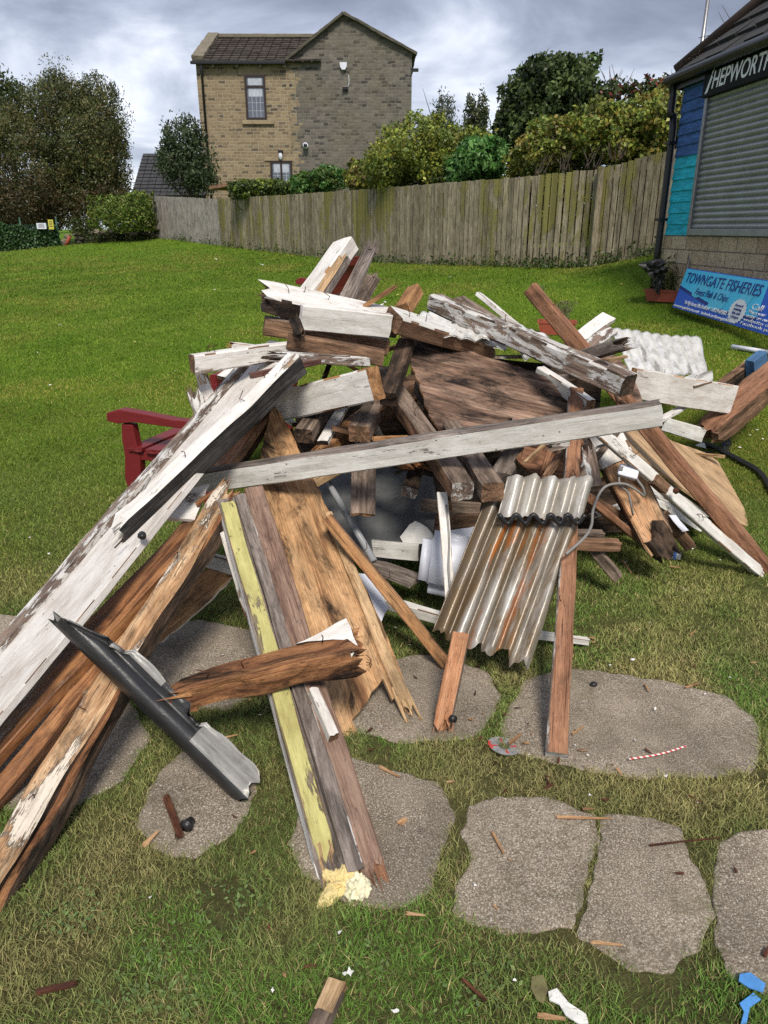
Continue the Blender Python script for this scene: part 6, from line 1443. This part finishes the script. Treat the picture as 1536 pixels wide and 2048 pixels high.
CH = [(1115, 1634, 1222, 1636, .012, 'pale flat splinter across the top of the mossy joint'), (985, 1665, 1008, 1708, .010, 'pointed pale splinter on the slab left of the mossy joint'), (760, 1532, 800, 1552, .011, 'brown chip on the top edge of the dark slab'),
      (1185, 1884, 1245, 1890, .010, 'orange splinter at the lower edge of the right joint slab'), (1300, 1690, 1440, 1675, .006, 'long thin dark twig reaching over the slab corner'), (1145, 1468, 1168, 1452, .008, 'small chip touching the purple brown post'),
      (1020, 1486, 1042, 1468, .014, 'yellow chip leaning on the grinding disc'), (288, 1690, 316, 1662, .016, 'flat orange chip at the left of the small slab'), (800, 1645, 812, 1636, .022, 'orange splintered chip on the dark slab'),
      (436, 1478, 475, 1470, .008, 'pale splinter in the grass beside the charred strip'), (1372, 1375, 1400, 1365, .009, 'pale chip in the grass beyond the largest slab'), (1290, 1368, 1298, 1382, .009, 'tiny brown chip on the far side of the largest slab'),
      (815, 1828, 850, 1832, .010, 'grey chip in the grass right of the foam lump'), (1080, 2030, 1130, 2036, .014, 'flat grey brown chip below the white paint shard'), (1245, 1120, 1262, 1145, .016, 'reddish chip on the grass by the dark stake'),
      (1340, 1133, 1360, 1136, .009, 'brown chip in the grass right of the bottle'), (1380, 1270, 1390, 1262, .006, 'thin straw piece on the right grass')]
for x0, y0, x1, y1, w_, lb in CH:
    beam('wood_chip', lb, 'chip', G(x0, y0, .018), G(x1, y1, .02), w_, .005, 'rust' if 'dark twig' in lb else 'chip', e0='rag' if w_ > .009 else 'cut', e1='cut', wob=.002, taper=.5)
def flakes():
    spots = [(1332, 1552, 1.0), (700, 1945, 1.0), (690, 1948, .8), (790, 2022, .7), (1030, 1960, .6), (1180, 1590, .5), (1265, 1320, 1.0), (1310, 1418, .6), (1395, 1605, .5), (950, 1770, .5), (680, 1865, .7), (1270, 1480, .5), (1150, 1490, .6), (1175, 1510, .5), (432, 519, 3), (524, 530, 3), (430, 580, 2.2), (735, 590, 2), (770, 605, 2), (900, 555, 2), (1410, 1388, .7),
             (330, 1255, .8), (445, 1310, .6), (520, 1430, .5), (285, 1400, .6), (790, 1255, .6), (820, 1290, .5), (770, 1270, .5), (1300, 1245, .6), (1220, 1330, .5), (1440, 1120, .6), (1370, 1180, .5), (1500, 870, 1.2), (1515, 860, 1.2), (1525, 878, 1.0), (1480, 895, .9), (60, 1075, .8), (98, 1108, 1.0), (1385, 1098, .8), (1460, 1355, .5), (300, 1795, .7), (545, 1980, .5), (75, 705, 1.2), (120, 650, 1.2), (350, 742, 1.0), (100, 770, 1.4), (1250, 1125, .8)]
    protos = []
    for i in range(4):
        k = 8; a0 = random.random() * 6; asp = random.uniform(1.2, 2.6); rs = [random.uniform(.35, 1.1) * .006 for _ in range(k)]
        top = [(math.cos(a0 + 2 * math.pi * j / k) * rs[j] * asp, math.sin(a0 + 2 * math.pi * j / k) * rs[j], random.uniform(.0005, .004)) for j in range(k)]
        V = top + [(x, y, z - .0012) for x, y, z in top]
        F = [tuple(range(k)), tuple(reversed(range(k, 2 * k)))] + [(j, j + k, (j + 1) % k + k, (j + 1) % k) for j in range(k)]
        me = bpy.data.meshes.new('paint_flake'); me.from_pydata(V, [], F); me.materials.append(M['flake']); protos.append(me)
    for i, (px, py, s) in enumerate(spots):
        p = G(px, py, .016 + .004 * s); o = bpy.data.objects.new('paint_flake', protos[i % 4]); COL.objects.link(o); o.location = p; o.scale = (s * 1.5,) * 3 if py > 700 else (s * 2.2,) * 3
        o.rotation_euler = (random.uniform(-.35, .35), random.uniform(-.35, .35), random.uniform(0, 6.28)); tag(o, 'small white paint flake or scrap lying on the ground', 'paint flake', 'white flakes scattered on the ground')
flakes()

def nails():
    """bent nails left in the timbers: parts of their timber"""
    rnd = random.Random(12)
    for nm in ('roof_timber', 'white_rail', 'white_box_beam', 'flaking_beam', 'grey_beam', 'red_brown_rafter', 'purple_post', 'white_long_batten', 'tarred_beam', 'split_timber', 'brown_batten', 'white_board', 'long_joist', 'rotten_log', 'plywood_plank'):
        o = bpy.data.objects.get(nm)
        if not o: continue
        bb = [Vector(c) for c in o.bound_box]; x0, x1 = min(b.x for b in bb), max(b.x for b in bb); z1 = max(b.z for b in bb); y1 = max(b.y for b in bb)
        for i in range(3):
            x = rnd.uniform(x0 * .85, x1 * .85); y = rnd.uniform(-.5, .5) * y1; zt = 0 if nm == 'plywood_plank' else z1 * .85
            a = o.matrix_world @ Vector((x, y, zt)); b = o.matrix_world @ Vector((x + rnd.uniform(-.015, .015), y + rnd.uniform(-.01, .01), zt + .022)); c = o.matrix_world @ Vector((x + rnd.uniform(-.03, .03), y + rnd.uniform(-.02, .02), zt + .035))
            tube('nail', [a, b, c], .0019, 'rust', parent=o, n=5, smooth=1)
nails()
def litter():
    rnd = random.Random(5); me = []
    for i in range(4):
        L_, w_ = rnd.uniform(.014, .03), rnd.uniform(.003, .007); V = [(-L_, -w_, 0), (-L_ * .2, -w_ * 1.2, 0), (L_, 0, 0), (-L_ * .3, w_, 0), (-L_ * .9, w_ * .7, 0)]; V += [(x, y, .004) for x, y, z in V]
        F = [(4, 3, 2, 1, 0), (5, 6, 7, 8, 9)] + [(k, (k + 1) % 5, (k + 1) % 5 + 5, k + 5) for k in range(5)]
        m = bpy.data.meshes.new('wood_chip'); m.from_pydata(V, [], F); m.materials.append(M['chip' if i % 2 else 'rust']); me.append(m)
    for i in range(110):
        px, py = rnd.uniform(-40, 1560), rnd.uniform(1180, 2040)
        if rnd.random() < .75: px, py = rnd.gauss(800, 330), rnd.gauss(1400, 140)
        p = G(px, py, .016); o = bpy.data.objects.new('wood_chip', me[i % 4]); COL.objects.link(o); o.location = p; o.rotation_euler = (rnd.uniform(-.3, .3), rnd.uniform(-.4, .4), rnd.uniform(0, 6.28)); s_ = rnd.uniform(.3, .8); o.scale = (s_, s_, s_)
        tag(o, 'tiny brown wood crumb lying loose in the grass', 'wood crumb', 'tiny wood crumbs scattered around the heap')
    m = bpy.data.meshes.new('fallen_leaf'); m.from_pydata([(-.03, 0, 0), (0, -.018, .006), (.035, 0, .002), (0, .018, .008)], [], [(0, 1, 2, 3)]); M['yleaf'] = plain('yellow_leaf', (.42, .36, .07), .6); m.materials.append(M['yleaf'])
    m.polygons[0].use_smooth = False
    for i in range(26):
        p = G(rnd.uniform(0, 1300), 560 + 600 * rnd.random() ** 2, .03); o = bpy.data.objects.new('fallen_leaf', m); COL.objects.link(o); o.location = p; o.rotation_euler = (rnd.uniform(-.4, .4), rnd.uniform(-.4, .4), rnd.uniform(0, 6.28)); s_ = rnd.uniform(.6, 1.1); o.scale = (s_, s_, s_)
        md = o.modifiers.new('thickness', 'SOLIDIFY'); md.thickness = .001
        tag(o, 'small yellow fallen leaf on the lawn', 'leaf', 'yellow fallen leaves on the lawn')
litter()

def jammed_laths():
    rnd = random.Random(21); ms = ['browngrey', 'brown', 'dark', 'whitepeel', 'orange', 'redbrown', 'raw', 'white', 'grey']
    reg = [(560, 820, 760, 920, 3.5, 3.9), (780, 870, 1000, 930, 3.4, 3.9), (1000, 860, 1230, 940, 3.3, 3.9), (640, 700, 800, 830, 3.7, 4.1), (1150, 960, 1330, 1070, 3.6, 3.9), (1000, 680, 1260, 780, 4.0, 4.5), (600, 600, 800, 700, 3.9, 4.2)]
    for i in range(44):
        x0, y0, x1, y1, a, b = reg[i % 7]; px, py, Y = rnd.uniform(x0, x1), rnd.uniform(y0, y1), rnd.uniform(a, b)
        c = P(px, py, Y); d = Vector((rnd.uniform(-1, 1), rnd.uniform(-.6, .6), rnd.uniform(-.5, .5))).normalized() * rnd.uniform(.07, .20)
        beam('lath', 'thin splintered lath jammed between the bigger timbers of the heap', 'lath', c - d, c + d, rnd.uniform(.018, .045), rnd.uniform(.010, .025), ms[i % 9], e0='rag' if i % 2 else 'cut', e1='rag', wob=.003, group='thin broken laths jammed in the heap')
jammed_laths()
